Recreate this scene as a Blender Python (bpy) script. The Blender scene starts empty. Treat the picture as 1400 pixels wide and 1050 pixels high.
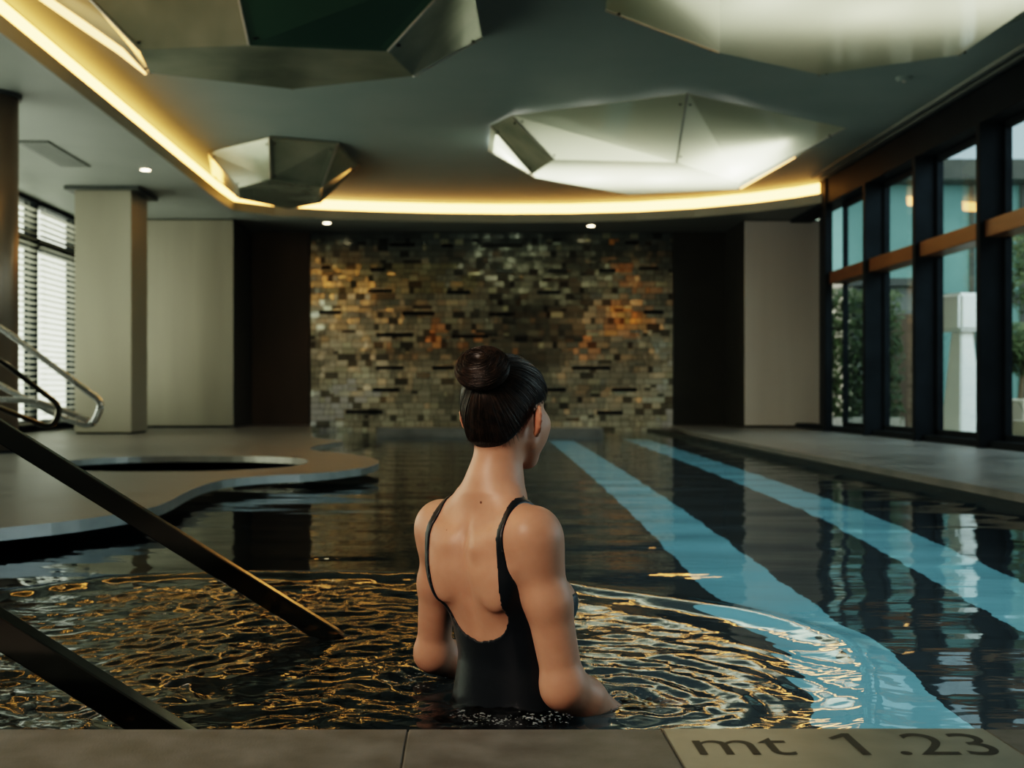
import bpy, bmesh, math, random
import numpy as np
from mathutils import Vector, Matrix, noise as mnoise

random.seed(7); rng = np.random.default_rng(7)
SC = bpy.context.scene
COL = SC.collection
PI = math.pi
F = 1555.0; VX = 640.0; VY = 537.0; CH = 0.55      # focal length in px, vanishing point, eye height
WZ = -0.10                                          # water level
SOF, CEIL = 3.30, 3.61                              # soffit and main ceiling heights
YF = 19.5                                           # far wall

def at(px, py, z):
    """point of the horizontal plane z that the photograph shows at (px, py)"""
    d = (z - CH) * F / (VY - py)
    return ((px - VX) / F * d, d, z)

# ---------------------------------------------------------------- materials
def mat(name, color=(0.5, 0.5, 0.5), rough=0.5, metal=0.0, **kw):
    m = bpy.data.materials.new(name); m.use_nodes = True
    b = m.node_tree.nodes['Principled BSDF']
    b.inputs['Base Color'].default_value = (*color, 1)
    b.inputs['Roughness'].default_value = rough
    b.inputs['Metallic'].default_value = metal
    for k, v in kw.items():
        b.inputs[k].default_value = v
    return m
def nodes(m): return m.node_tree.nodes, m.node_tree.links, m.node_tree.nodes['Principled BSDF']
def noisy(m, c1, c2, scale=5, detail=6, rough=None, bump=0.0, coord='Object', stretch=(1, 1, 1), bscale=None, bdist=0.01):
    N, L, b = nodes(m)
    tc = N.new('ShaderNodeTexCoord'); mp = N.new('ShaderNodeMapping'); mp.inputs['Scale'].default_value = stretch
    L.new(tc.outputs[coord], mp.inputs[0])
    n = N.new('ShaderNodeTexNoise'); n.inputs['Scale'].default_value = scale; n.inputs['Detail'].default_value = detail
    L.new(mp.outputs[0], n.inputs['Vector'])
    r = N.new('ShaderNodeValToRGB'); r.color_ramp.elements[0].position = 0.3; r.color_ramp.elements[1].position = 0.7
    r.color_ramp.elements[0].color = (*c1, 1); r.color_ramp.elements[1].color = (*c2, 1)
    L.new(n.outputs[0], r.inputs[0]); L.new(r.outputs[0], b.inputs['Base Color'])
    if rough:
        q = N.new('ShaderNodeMapRange'); q.inputs[3].default_value = rough[0]; q.inputs[4].default_value = rough[1]
        L.new(n.outputs[0], q.inputs[0]); L.new(q.outputs[0], b.inputs['Roughness'])
    if bump:
        n2 = N.new('ShaderNodeTexNoise'); n2.inputs['Scale'].default_value = bscale or scale * 4; n2.inputs['Detail'].default_value = 4
        L.new(mp.outputs[0], n2.inputs['Vector'])
        bp = N.new('ShaderNodeBump'); bp.inputs['Strength'].default_value = bump; bp.inputs['Distance'].default_value = bdist
        L.new(n2.outputs[0], bp.inputs['Height']); L.new(bp.outputs[0], b.inputs['Normal'])
    return m
def emit(name, color, strength):
    m = bpy.data.materials.new(name); m.use_nodes = True
    N, L = m.node_tree.nodes, m.node_tree.links
    N.clear(); o = N.new('ShaderNodeOutputMaterial'); e = N.new('ShaderNodeEmission')
    e.inputs[0].default_value = (*color, 1); e.inputs[1].default_value = strength
    L.new(e.outputs[0], o.inputs[0]); return m
def pane_glass(name, tint=(0.93, 0.98, 0.98), ior=1.6, rough=0.0):
    m = bpy.data.materials.new(name); m.use_nodes = True
    N, L = m.node_tree.nodes, m.node_tree.links
    N.clear(); o = N.new('ShaderNodeOutputMaterial'); mx = N.new('ShaderNodeMixShader')
    t = N.new('ShaderNodeBsdfTransparent'); t.inputs[0].default_value = (*tint, 1)
    g = N.new('ShaderNodeBsdfGlossy'); g.inputs['Roughness'].default_value = rough
    f = fres(N, L, ior)
    L.new(f.outputs[0], mx.inputs[0]); L.new(t.outputs[0], mx.inputs[1]); L.new(g.outputs[0], mx.inputs[2])
    L.new(mx.outputs[0], o.inputs[0]); return m

def fres(N, L, ior):
    """Fresnel that behaves the same from both sides of a thin sheet"""
    f = N.new('ShaderNodeFresnel'); g = N.new('ShaderNodeNewGeometry'); x = N.new('ShaderNodeMapRange')
    x.inputs[3].default_value = ior; x.inputs[4].default_value = 1 / ior
    L.new(g.outputs['Backfacing'], x.inputs[0]); L.new(x.outputs[0], f.inputs[0]); return f
M = {}
M['ceiling'] = noisy(mat('ceiling_paint', rough=0.6), (0.26, 0.335, 0.345), (0.29, 0.36, 0.37), 1.5, 2)
M['soffit'] = noisy(mat('soffit_paint', rough=0.55), (0.27, 0.30, 0.295), (0.30, 0.33, 0.325), 1.5, 2)
M['stone'] = noisy(mat('deck_stone'), (0.11, 0.114, 0.116), (0.20, 0.205, 0.207), 3.0, 8, rough=(0.26, 0.5), bump=0.12, bscale=60, bdist=0.004)
M['coping'] = noisy(mat('coping_stone'), (0.105, 0.115, 0.105), (0.195, 0.205, 0.19), 14.0, 10, rough=(0.4, 0.6), bump=0.35, bscale=260, bdist=0.002)
M['plate'] = noisy(mat('plate_metal', metal=0.55), (0.27, 0.285, 0.245), (0.38, 0.395, 0.34), 9.0, 5, rough=(0.3, 0.42))
M['letter'] = mat('engraved_letters', (0.035, 0.037, 0.03), 0.5)
M['steel'] = noisy(mat('dark_polished_steel', metal=1.0), (0.15, 0.145, 0.13), (0.24, 0.225, 0.20), 4, 4, rough=(0.08, 0.16))
M['chrome'] = noisy(mat('bright_chrome', metal=1.0), (0.75, 0.8, 0.82), (0.85, 0.88, 0.9), 6, 2, rough=(0.22, 0.32))
M['band'] = noisy(mat('edge_band_metal', metal=0.55), (0.30, 0.30, 0.28), (0.42, 0.415, 0.39), 4, 3, rough=(0.28, 0.42))
M['panel'] = noisy(mat('satin_panel', metal=0.5), (0.34, 0.32, 0.27), (0.42, 0.395, 0.33), 0.9, 3, rough=(0.38, 0.5), stretch=(2.5, 2.5, 0.25), bump=0.05, bscale=120)
M['panel_r'] = noisy(mat('satin_panel_pale', metal=0.1), (0.70, 0.67, 0.69), (0.80, 0.77, 0.79), 0.9, 3, rough=(0.4, 0.55), stretch=(2.5, 2.5, 0.25), bump=0.05, bscale=120)
M['col'] = noisy(mat('column_cladding', metal=0.4), (0.36, 0.34, 0.28), (0.42, 0.40, 0.33), 0.8, 3, rough=(0.38, 0.5), stretch=(2, 2, 0.3))
M['colround'] = noisy(mat('round_column_bronze', metal=0.55), (0.30, 0.23, 0.17), (0.37, 0.29, 0.22), 1.2, 3, rough=(0.3, 0.45), stretch=(2, 2, 0.3))
M['brown'] = noisy(mat('dark_brown_wall'), (0.075, 0.05, 0.032), (0.11, 0.072, 0.045), 2, 4, rough=(0.4, 0.6), stretch=(1, 1, 0.3))
M['dark'] = noisy(mat('dark_wall'), (0.022, 0.024, 0.020), (0.035, 0.036, 0.03), 2, 4, rough=(0.4, 0.6))
M['frame'] = noisy(mat('window_frame_black', **{'Specular IOR Level': 0.06}), (0.011, 0.016, 0.020), (0.018, 0.025, 0.031), 3, 3, rough=(0.5, 0.65))
M['transom'] = noisy(mat('transom_brown'), (0.10, 0.046, 0.019), (0.15, 0.07, 0.03), 3, 4, rough=(0.35, 0.5), stretch=(4, 0.4, 4))
M['glass'] = pane_glass('window_glass')
M['blind'] = mat('blind_slat_white', (0.72, 0.72, 0.66), 0.5, **{'Transmission Weight': 0.0})
M['basin'] = noisy(mat('pool_tile_dark'), (0.005, 0.013, 0.016), (0.009, 0.020, 0.024), 3, 4, rough=(0.3, 0.5))
M['stripe'] = noisy(mat('pool_tile_blue'), (0.30, 0.66, 0.72), (0.36, 0.72, 0.78), 3, 4, rough=(0.4, 0.5))
M['cove'] = emit('cove_led', (1.0, 0.48, 0.115), 8.5)
M['rimglow'] = emit('rim_glow', (1.0, 0.55, 0.18), 4)
M['spot'] = emit('downlight_bulb', (1.0, 0.80, 0.5), 14)
M['white'] = noisy(mat('white_trim'), (0.6, 0.58, 0.52), (0.65, 0.62, 0.56), 3, 2)
M['sculpt'] = noisy(mat('white_sculpture', rough=0.4), (0.86, 0.88, 0.86), (0.92, 0.93, 0.9), 2, 2)
M['terrace'] = noisy(mat('terrace_stone'), (0.30, 0.29, 0.26), (0.4, 0.38, 0.34), 3, 5, rough=(0.5, 0.7))
M['planter'] = noisy(mat('planter_beige'), (0.55, 0.52, 0.45), (0.62, 0.58, 0.5), 3, 3)
M['leaf'] = noisy(mat('leaf_green', rough=0.5), (0.05, 0.085, 0.035), (0.14, 0.18, 0.08), 6, 3)
M['bark'] = noisy(mat('bark', rough=0.8), (0.12, 0.09, 0.06), (0.2, 0.15, 0.1), 10, 4)
M['teal'] = noisy(mat('teal_glazing', metal=0.2), (0.13, 0.26, 0.27), (0.19, 0.35, 0.36), 0.7, 3, rough=(0.2, 0.4))
M['roofdark'] = noisy(mat('roof_slab_dark'), (0.05, 0.06, 0.06), (0.08, 0.09, 0.09), 2, 3)
M['pav'] = noisy(mat('grey_render'), (0.14, 0.16, 0.16), (0.2, 0.22, 0.21), 1, 4)
M['concrete'] = noisy(mat('pale_render'), (0.42, 0.43, 0.38), (0.5, 0.5, 0.44), 1, 4)

def panel_smoky():
    m = mat('smoky_acrylic_panel', (0.30, 0.34, 0.27), 0.12, 0.35)
    noisy(m, (0.24, 0.285, 0.24), (0.44, 0.47, 0.40), 1.6, 3, rough=(0.08, 0.22), bump=0.06, bscale=3, bdist=0.03)
    return m
M['smoky'] = panel_smoky()
M['smokygreen'] = noisy(mat('green_acrylic_panel'), (0.036, 0.088, 0.075), (0.046, 0.105, 0.09), 0.8, 3, rough=(0.10, 0.2))
def panel_lit():
    m = bpy.data.materials.new('frosted_lit_panel'); m.use_nodes = True
    N, L = m.node_tree.nodes, m.node_tree.links
    N.clear(); o = N.new('ShaderNodeOutputMaterial'); mx = N.new('ShaderNodeMixShader'); mx2 = N.new('ShaderNodeMixShader')
    t = N.new('ShaderNodeBsdfTranslucent'); t.inputs[0].default_value = (0.80, 0.84, 0.70, 1)
    d = N.new('ShaderNodeBsdfDiffuse'); d.inputs[0].default_value = (0.35, 0.37, 0.31, 1)
    g = N.new('ShaderNodeBsdfGlossy'); g.inputs['Roughness'].default_value = 0.06
    f = fres(N, L, 1.5)
    mx.inputs[0].default_value = 0.7
    L.new(d.outputs[0], mx.inputs[1]); L.new(t.outputs[0], mx.inputs[2])
    L.new(f.outputs[0], mx2.inputs[0]); L.new(mx.outputs[0], mx2.inputs[1]); L.new(g.outputs[0], mx2.inputs[2])
    L.new(mx2.outputs[0], o.inputs[0]); return m
M['lit'] = panel_lit()

# ---------------------------------------------------------------- object helpers
def tag(o, label=None, cat=None, group=None, kind=None):
    if label: o['label'] = label
    if cat: o['category'] = cat
    if group: o['group'] = group
    if kind: o['kind'] = kind
    return o
def link(name, me, m=None, parent=None, smooth=False):
    o = bpy.data.objects.new(name, me); COL.objects.link(o)
    if m is not None:
        for mm in (m if isinstance(m, (list, tuple)) else [m]): me.materials.append(mm)
    if smooth: me.polygons.foreach_set('use_smooth', [True] * len(me.polygons))
    if parent is not None:
        o.parent = parent; o.matrix_parent_inverse = Matrix.Translation(-parent.location) if parent.type == 'EMPTY' else Matrix.Identity(4)
    return o
def empty(name, loc):
    o = bpy.data.objects.new(name, None); COL.objects.link(o); o.location = loc; o.empty_display_size = 0.1; return o
class MB:
    """collects shapes in world coordinates into one mesh"""
    def __init__(s): s.bm = bmesh.new()
    def box(s, x0, x1, y0, y1, z0, z1, bev=0.0):
        r = bmesh.ops.create_cube(s.bm, size=1)
        vs = r['verts']
        for v in vs: v.co = ((x0 + x1) / 2 + v.co.x * (x1 - x0), (y0 + y1) / 2 + v.co.y * (y1 - y0), (z0 + z1) / 2 + v.co.z * (z1 - z0))
        if bev:
            es = list({e for v in vs for e in v.link_edges})
            bmesh.ops.bevel(s.bm, geom=es, offset=bev, segments=2, affect='EDGES', profile=0.5)
        return s
    def cyl(s, c, r, z0, z1, n=32, r2=None):
        q = bmesh.ops.create_cone(s.bm, cap_ends=True, segments=n, radius1=r, radius2=r if r2 is None else r2, depth=z1 - z0)
        for v in q['verts']: v.co += Vector((c[0], c[1], (z0 + z1) / 2))
        return s
    def prism(s, pts, z0, z1, holes=()):
        def loop(p): 
            vs = [s.bm.verts.new((q[0], q[1], z0)) for q in p]
            return vs, [s.bm.edges.new((vs[i], vs[(i + 1) % len(vs)])) for i in range(len(vs))]
        loops = [loop(pts)] + [loop(h) for h in holes]
        es = [e for _, l in loops for e in l]
        f = bmesh.ops.triangle_fill(s.bm, use_beauty=True, use_dissolve=False, edges=es)
        faces = [g for g in f['geom'] if isinstance(g, bmesh.types.BMFace)]
        ex = bmesh.ops.extrude_face_region(s.bm, geom=faces)
        for g in ex['geom']:
            if isinstance(g, bmesh.types.BMVert): g.co.z = z1
        return s
    def bar(s, path, w, h, up=Vector((0, 0, 1)), closed=False):
        """sweeps a w (sideways) x h (upwards) bar along path"""
        P = [Vector(p) for p in path]; n = len(P); rings = []
        for i in range(n):
            a = P[(i - 1) % n] if (i or closed) else P[0]; b = P[(i + 1) % n] if (i < n - 1 or closed) else P[-1]
            t = (b - a).normalized(); side = Vector((0, 1, 0)); u = side.cross(t).normalized()
            k = 1.0
            rings.append([s.bm.verts.new(P[i] + side * (sx * w / 2) + u * (sz * h / 2)) for sx, sz in ((-1, -1), (1, -1), (1, 1), (-1, 1))])
        for i in range(n if closed else n - 1):
            A, B = rings[i], rings[(i + 1) % n]
            for k in range(4): s.bm.faces.new((A[k], A[(k + 1) % 4], B[(k + 1) % 4], B[k]))
        if not closed:
            s.bm.faces.new(rings[0][::-1]); s.bm.faces.new(rings[-1])
        return s
    def tube(s, path, r, n=8, closed=False):
        P = [Vector(p) for p in path]; m = len(P); rings = []
        rad = r if isinstance(r, (list, tuple)) else [r] * m
        ref = None
        for i in range(m):
            a = P[(i - 1) % m] if (i or closed) else P[0]; b = P[(i + 1) % m] if (i < m - 1 or closed) else P[-1]
            t = (b - a).normalized()
            if ref is None: ref = t.orthogonal().normalized()
            ref = (ref - t * ref.dot(t)).normalized(); q = t.cross(ref)
            rings.append([s.bm.verts.new(P[i] + (ref * math.cos(2 * PI * k / n) + q * math.sin(2 * PI * k / n)) * rad[i]) for k in range(n)])
        for i in range(m if closed else m - 1):
            A, B = rings[i], rings[(i + 1) % m]
            for k in range(n): s.bm.faces.new((A[k], A[(k + 1) % n], B[(k + 1) % n], B[k]))
        if not closed: s.bm.faces.new(rings[0][::-1]); s.bm.faces.new(rings[-1])
        return s
    def plate(s, pts, th):
        """polygon in space given a thickness along its normal"""
        P = [Vector(p) for p in pts]; n = Vector((0, 0, 0))
        for i in range(len(P)): n += (P[i]).cross(P[(i + 1) % len(P)])
        n.normalize()
        if n.z > 0: n = -n
        if th == 0:
            s.bm.faces.new([s.bm.verts.new(p) for p in P]); return s
        A = [s.bm.verts.new(p) for p in P]; B = [s.bm.verts.new(p - n * th) for p in P]
        s.bm.faces.new(A); s.bm.faces.new(B[::-1])
        for i in range(len(P)): s.bm.faces.new((A[i], B[i], B[(i + 1) % len(P)], A[(i + 1) % len(P)]))
        return s
    def ball(s, c, r, sc=(1, 1, 1), sub=2):
        q = bmesh.ops.create_icosphere(s.bm, subdivisions=sub, radius=r)
        for v in q['verts']: v.co = Vector((v.co.x * sc[0] + c[0], v.co.y * sc[1] + c[1], v.co.z * sc[2] + c[2]))
        return s
    def build(s, name, m, parent=None, smooth=False):
        bmesh.ops.recalc_face_normals(s.bm, faces=s.bm.faces)
        me = bpy.data.meshes.new(name); s.bm.to_mesh(me); s.bm.free()
        return link(name, me, m, parent, smooth)
def struct(name, mb, m, parent=None, label=None):
    o = mb.build(name, m, parent)
    if parent is None: o['kind'] = 'structure'
    if label: o['label'] = label
    return o

# ================================================================ SHELL
XL, XR, YB = -6.25, 5.36, -1.5
# ceiling slab, soffit with the curved cove edge
struct('ceiling', MB().box(XL - 0.2, XR + 0.3, YB, YF + 0.4, CEIL, CEIL + 0.15), M['ceiling'])
LIPZ = 3.445
curve_px = [(320, 275), (375, 282), (440, 286), (520, 289), (600, 291), (690, 292), (780, 291.5), (870, 289), (950, 284.5), (1030, 277), (1085, 270), (1128, 263)]
curve = [at(x, y, LIPZ)[:2] for x, y in curve_px]
edge = [(-3.57, YB)] + [(-3.57, y) for y in np.linspace(1, 16.4, 12)] + curve + [(XR + 0.1, curve[-1][1] - 0.1)]
soffit_poly = edge + [(XR + 0.1, YF + 0.3), (XL - 0.1, YF + 0.3), (XL - 0.1, YB)]
struct('trim_1', MB().prism(soffit_poly, SOF, LIPZ), M['soffit'], label='lowered plaster soffit with a curved inner edge')
strip = MB()
def offset(path, d):
    out = []
    for i, p in enumerate(path):
        a = Vector(path[max(0, i - 1)]); b = Vector(path[min(len(path) - 1, i + 1)]); t = (b - a).normalized()
        n = Vector((-t.y, t.x)); out.append(Vector(p) + n * d)
    return out
op = offset(edge, 0.05)
vs = [(strip.bm.verts.new((p.x, p.y, LIPZ + 0.004)), strip.bm.verts.new((p.x, p.y, CEIL - 0.01))) for p in op]
for a, b in zip(vs, vs[1:]): strip.bm.faces.new((a[0], b[0], b[1], a[1]))
o = strip.build('cove_light', M['cove']); tag(o, 'long amber glowing cove light curving around the raised ceiling', 'light')

struct('trim_3', MB().box(4.86, 4.90, YB, 16.1, CEIL - 0.03, CEIL).box(4.98, 5.02, YB, 16.1, CEIL - 0.03, CEIL), M['soffit'], label='thin pale double track along the ceiling edge above the windows')
# far walls
struct('wall_near', MB().box(XL - 0.2, XR + 0.3, YB - 0.1, YB, -1.4, CEIL), M['soffit'])
struct('floor_behind', MB().box(XL, XR, YB, 0.898, -0.06, 0.0), M['stone'])
struct('wall_far', MB().box(XL - 0.2, XR + 0.3, YF + 0.06, YF + 0.3, WZ - 1.3, CEIL), M['dark'])
struct('wall_far_left', MB().box(-3.70, -2.72, YF - 0.04, YF + 0.05, 0, SOF), M['brown'])
struct('wall_far_right', MB().box(3.52, 4.42, YF - 0.04, YF + 0.05, 0, SOF), M['dark'])
def clad_panel(name, x0, x1, y0, label, m):
    e = empty(name, ((x0 + x1) / 2, y0, 0)); tag(e, label, 'wall panel')
    MB().box(x0, x1, y0, YF, 0.0, SOF - 0.005).build('side_return', M['dark'], e)
    MB().box(x0 - 0.002, x1, y0 - 0.03, y0 - 0.001, 0.03, SOF - 0.02, bev=0.004).build('cladding', m, e)
    MB().box(x0, x1, y0 - 0.02, y0 - 0.001, 0.0, 0.028).build('skirting', M['frame'], e)
    return e
clad_panel('wall_panel', -5.20, -3.71, 18.0, 'tall grey-beige satin clad wall block left of the tiled wall', M['panel'])
clad_panel('wall_panel', 4.40, XR + 0.25, 18.1, 'tall pale satin clad wall block right of the tiled wall', M['panel_r'])

# mosaic wall : hundreds of slightly tilted glazed tiles in one mesh
def mosaic():
    x0, x1, z0, z1 = -2.70, 3.51, WZ - 0.25, SOF
    verts, faces, cols, mi = [], [], [], []
    rowh = 0.104; nr = int((z1 - z0) / rowh) + 1
    # dark recessed slots seen in the photograph: (centre px, py, width px)
    slots = [(550, 335, 34), (612, 336, 16), (686, 336, 56), (863, 332, 18), (446, 366, 12), (517, 369, 20), (690, 371, 24), (762, 370, 26), (830, 370, 22), (886, 367, 26),
             (520, 398, 34), (627, 400, 32), (750, 400, 30), (452, 427, 30), (572, 429, 44), (686, 430, 34), (893, 427, 26), (540, 458, 50), (643, 460, 50), (533, 503, 38),
             (606, 503, 30), (808, 503, 52), (760, 533, 26), (853, 533, 34), (528, 533, 36), (498, 563, 50), (833, 564, 34)]
    srect = []
    for px, py, w in slots:
        cx = (px - VX) / F * YF; cz = CH + (VY - py) / F * YF; srect.append((cx - w / 2 / F * YF, cx + w / 2 / F * YF, cz))
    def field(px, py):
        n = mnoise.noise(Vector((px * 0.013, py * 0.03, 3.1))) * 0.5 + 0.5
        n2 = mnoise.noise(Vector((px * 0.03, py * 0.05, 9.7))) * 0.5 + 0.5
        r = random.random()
        # upper part grey-green, lower part khaki, amber lamp reflections painted into the colour
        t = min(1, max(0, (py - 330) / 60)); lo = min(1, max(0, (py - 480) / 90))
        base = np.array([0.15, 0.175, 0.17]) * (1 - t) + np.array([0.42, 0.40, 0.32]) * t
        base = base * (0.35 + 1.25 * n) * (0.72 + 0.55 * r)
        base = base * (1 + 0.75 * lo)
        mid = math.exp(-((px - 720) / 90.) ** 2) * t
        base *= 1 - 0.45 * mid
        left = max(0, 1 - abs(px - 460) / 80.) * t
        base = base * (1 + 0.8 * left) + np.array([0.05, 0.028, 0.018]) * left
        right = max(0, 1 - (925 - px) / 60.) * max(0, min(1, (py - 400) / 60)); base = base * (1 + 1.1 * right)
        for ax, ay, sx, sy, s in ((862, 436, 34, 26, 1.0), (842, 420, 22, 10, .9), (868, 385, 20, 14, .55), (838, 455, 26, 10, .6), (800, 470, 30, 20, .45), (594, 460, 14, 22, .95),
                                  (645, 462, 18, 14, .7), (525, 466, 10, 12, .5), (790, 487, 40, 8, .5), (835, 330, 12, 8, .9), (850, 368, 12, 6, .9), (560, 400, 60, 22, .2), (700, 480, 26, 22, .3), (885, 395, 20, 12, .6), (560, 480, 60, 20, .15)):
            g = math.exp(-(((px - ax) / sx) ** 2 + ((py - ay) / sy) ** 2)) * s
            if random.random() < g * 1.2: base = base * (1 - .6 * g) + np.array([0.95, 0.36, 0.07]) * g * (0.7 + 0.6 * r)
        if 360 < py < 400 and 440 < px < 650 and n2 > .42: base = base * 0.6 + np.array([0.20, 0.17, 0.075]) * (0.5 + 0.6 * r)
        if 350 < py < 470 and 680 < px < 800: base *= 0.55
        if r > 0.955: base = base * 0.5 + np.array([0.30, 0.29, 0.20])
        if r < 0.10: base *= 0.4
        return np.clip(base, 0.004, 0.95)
    for k in range(nr):
        za = z0 + k * rowh; zb = min(z1, za + rowh); x = x0
        sub = random.random() < 0.35
        while x < x1 - 0.01:
            w = random.choice((0.075, 0.10, 0.10, 0.15, 0.15, 0.22)); xe = min(x1, x + w)
            if x1 - xe < 0.04: xe = x1
            parts = [(za, zb)] if not (sub and random.random() < .5) else [(za, (za + zb) / 2), ((za + zb) / 2, zb)]
            for a, b in parts:
                g = 0.004; cx, cz = (x + xe) / 2, (a + b) / 2
                tx, tz = random.gauss(0, 0.03), random.gauss(0, 0.03); dy = random.uniform(0, 0.012)
                i = len(verts)
                for (vx, vz) in ((x + g, a + g), (xe - g, a + g), (xe - g, b - g), (x + g, b - g)):
                    verts.append((vx, YF - 0.02 - dy + (vx - cx) * tx + (vz - cz) * tz, vz))
                for (vx, vz) in ((x + g, a + g), (xe - g, a + g), (xe - g, b - g), (x + g, b - g)): verts.append((vx, YF + 0.02, vz))
                faces += [(i, i + 1, i + 2, i + 3), (i + 4, i + 5, i + 1, i), (i + 5, i + 6, i + 2, i + 1), (i + 6, i + 7, i + 3, i + 2), (i + 7, i + 4, i, i + 3)]
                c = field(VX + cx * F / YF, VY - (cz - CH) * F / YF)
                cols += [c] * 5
            x = xe
    # slots
    for a, b, cz in srect:
        i = len(verts); h = 0.028
        for y in (YF - 0.045, YF + 0.0):
            verts += [(a, y, cz - h), (b, y, cz - h), (b, y, cz + h), (a, y, cz + h)]
        faces += [(i, i + 1, i + 2, i + 3), (i + 4, i + 5, i + 1, i), (i + 5, i + 6, i + 2, i + 1), (i + 6, i + 7, i + 3, i + 2), (i + 7, i + 4, i, i + 3)]
        cols += [np.array([0.004, 0.006, 0.006])] * 5
    me = bpy.data.meshes.new('mosaic'); me.from_pydata(verts, [], faces)
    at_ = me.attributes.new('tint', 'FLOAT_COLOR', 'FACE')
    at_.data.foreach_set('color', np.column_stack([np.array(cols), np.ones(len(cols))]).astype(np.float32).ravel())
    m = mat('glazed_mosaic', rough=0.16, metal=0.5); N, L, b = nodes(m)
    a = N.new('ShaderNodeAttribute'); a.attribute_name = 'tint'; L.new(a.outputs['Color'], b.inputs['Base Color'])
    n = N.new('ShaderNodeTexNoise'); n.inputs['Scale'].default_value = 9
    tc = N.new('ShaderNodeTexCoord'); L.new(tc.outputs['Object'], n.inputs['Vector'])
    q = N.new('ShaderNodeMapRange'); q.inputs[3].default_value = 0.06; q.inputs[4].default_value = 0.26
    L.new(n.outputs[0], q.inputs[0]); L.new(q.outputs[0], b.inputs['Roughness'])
    o = link('wall_tiled', me, m); o['kind'] = 'structure'; o['label'] = 'glazed mosaic wall of khaki and olive tiles, amber reflections painted in'
mosaic()
# low dark sill in front of the mosaic
o = MB().box(-1.34, 1.98, 16.65, 17.05, WZ - 1.2, 0.035, bev=0.01).build('spillway_ledge', M['stone'])
tag(o, 'long low dark stone ledge in the water before the tiled wall', 'ledge')

# left glazed wall
struct('wall_left', MB().box(XL - 0.12, XL, YB, 4.5, -1.4, CEIL).box(XL - 0.12, XL, 4.5, YF, -1.4, 0.02).box(XL - 0.12, XL, 4.5, YF, SOF - 0.05, CEIL), M['dark'])
ybays = [4.5, 6.5, 8.5, 10.5, 12.6, 14.6, 16.3, 18.0]
for i in range(len(ybays) - 1):
    a, b = ybays[i], ybays[i + 1]
    f = MB().box(XL - 0.1, XL + 0.06, a, a + 0.07, 0.02, SOF - 0.05).box(XL - 0.1, XL + 0.06, b - 0.05, b, 0.02, SOF - 0.05)
    f.box(XL - 0.08, XL + 0.05, a, b, 2.62, 2.78).box(XL - 0.08, XL + 0.05, a, b, 0.02, 0.14)
    w = struct('window_%d' % (i + 1), f, M['frame'])
    MB().box(XL - 0.03, XL - 0.02, a + 0.07, b - 0.05, 0.14, SOF - 0.05).build('pane', M['glass'], w)
    if i >= 3:
        s = MB(); z = 0.16
        while z < SOF - 0.1:
            cs = 0.028; sn = 0.011
            q = [s.bm.verts.new(p) for p in ((XL + 0.075 - cs, a + 0.09, z - sn), (XL + 0.075 + cs, a + 0.09, z + sn), (XL + 0.075 + cs, b - 0.02, z + sn), (XL + 0.075 - cs, b - 0.02, z - sn))]
            s.bm.faces.new(q); z += 0.083
        for yy in (a + 0.3, b - 0.3): s.box(XL + 0.07, XL + 0.074, yy, yy + 0.004, 0.14, SOF - 0.06)
        e = empty('venetian_blind', (XL + 0.08, (a + b) / 2, 0))
        where = {3: 'nearest the camera, beyond the frame edge', 4: 'just beyond the round column', 5: 'between round column and square column', 6: 'partly behind the square column'}[i]
        tag(e, 'white venetian blind lit from outside, ' + where, 'blind', 'venetian blinds of the left windows')
        s.build('slat', M['blind'], e)
        MB().box(XL + 0.04, XL + 0.11, a + 0.08, b - 0.01, SOF - 0.06, SOF - 0.005).build('head_rail', M['frame'], e)
        MB().box(XL + 0.05, XL + 0.10, a + 0.09, b - 0.02, 0.10, 0.125).build('bottom_rail', M['blind'], e)
struct('trim_2', MB().box(XL - 0.1, XL + 0.1, 18.0, YF, 0, SOF), M['panel'], label='narrow wall return beside the left window')

# right window wall with deep black fins
fins = [16.22, 14.62, 12.98, 11.34, 9.70, 8.06, 6.42, 4.78, 3.14, 1.5, -0.14]
XI = 5.10
struct('wall_right', MB().box(XI + 0.02, XR + 0.08, YB, 18.1, CEIL - 0.36, CEIL).box(XI + 0.1, XR + 0.08, YB, 18.1, -1.4, 0.07).prism([(XI, 16.23), (XI, 16.31), (5.60, 18.13), (5.68, 18.1), (XI + 0.10, 16.23)], 0, CEIL), M['frame'])
for i in range(len(fins) - 1):
    b, a = fins[i], fins[i + 1]
    w = struct('window_%d' % (8 + i), MB().box(XR - 0.02, XR + 0.05, a + 0.09, a + 0.13, 0.07, CEIL - 0.36).box(XR - 0.02, XR + 0.05, b - 0.035, b, 0.07, CEIL - 0.36)
               .box(XR - 0.02, XR + 0.05, a, b, 0.07, 0.13).box(XR - 0.02, XR + 0.05, a, b, CEIL - 0.42, CEIL - 0.36), M['frame'])
    MB().box(XI, XR + 0.06, a, a + 0.085, 0, CEIL - 0.36, bev=0.004).build('mullion', M['frame'], w)
    MB().box(XI + 0.05, XR + 0.05, a + 0.086, b - 0.001, 2.10, 2.27, bev=0.004).build('transom', M['transom'], w)
    MB().box(XR + 0.01, XR + 0.022, a + 0.09, b, 0.1, 2.10).build('lower_pane', M['glass'], w)
    MB().box(XR + 0.01, XR + 0.022, a + 0.09, b, 2.27, CEIL - 0.38).build('upper_pane', M['glass'], w)

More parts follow.
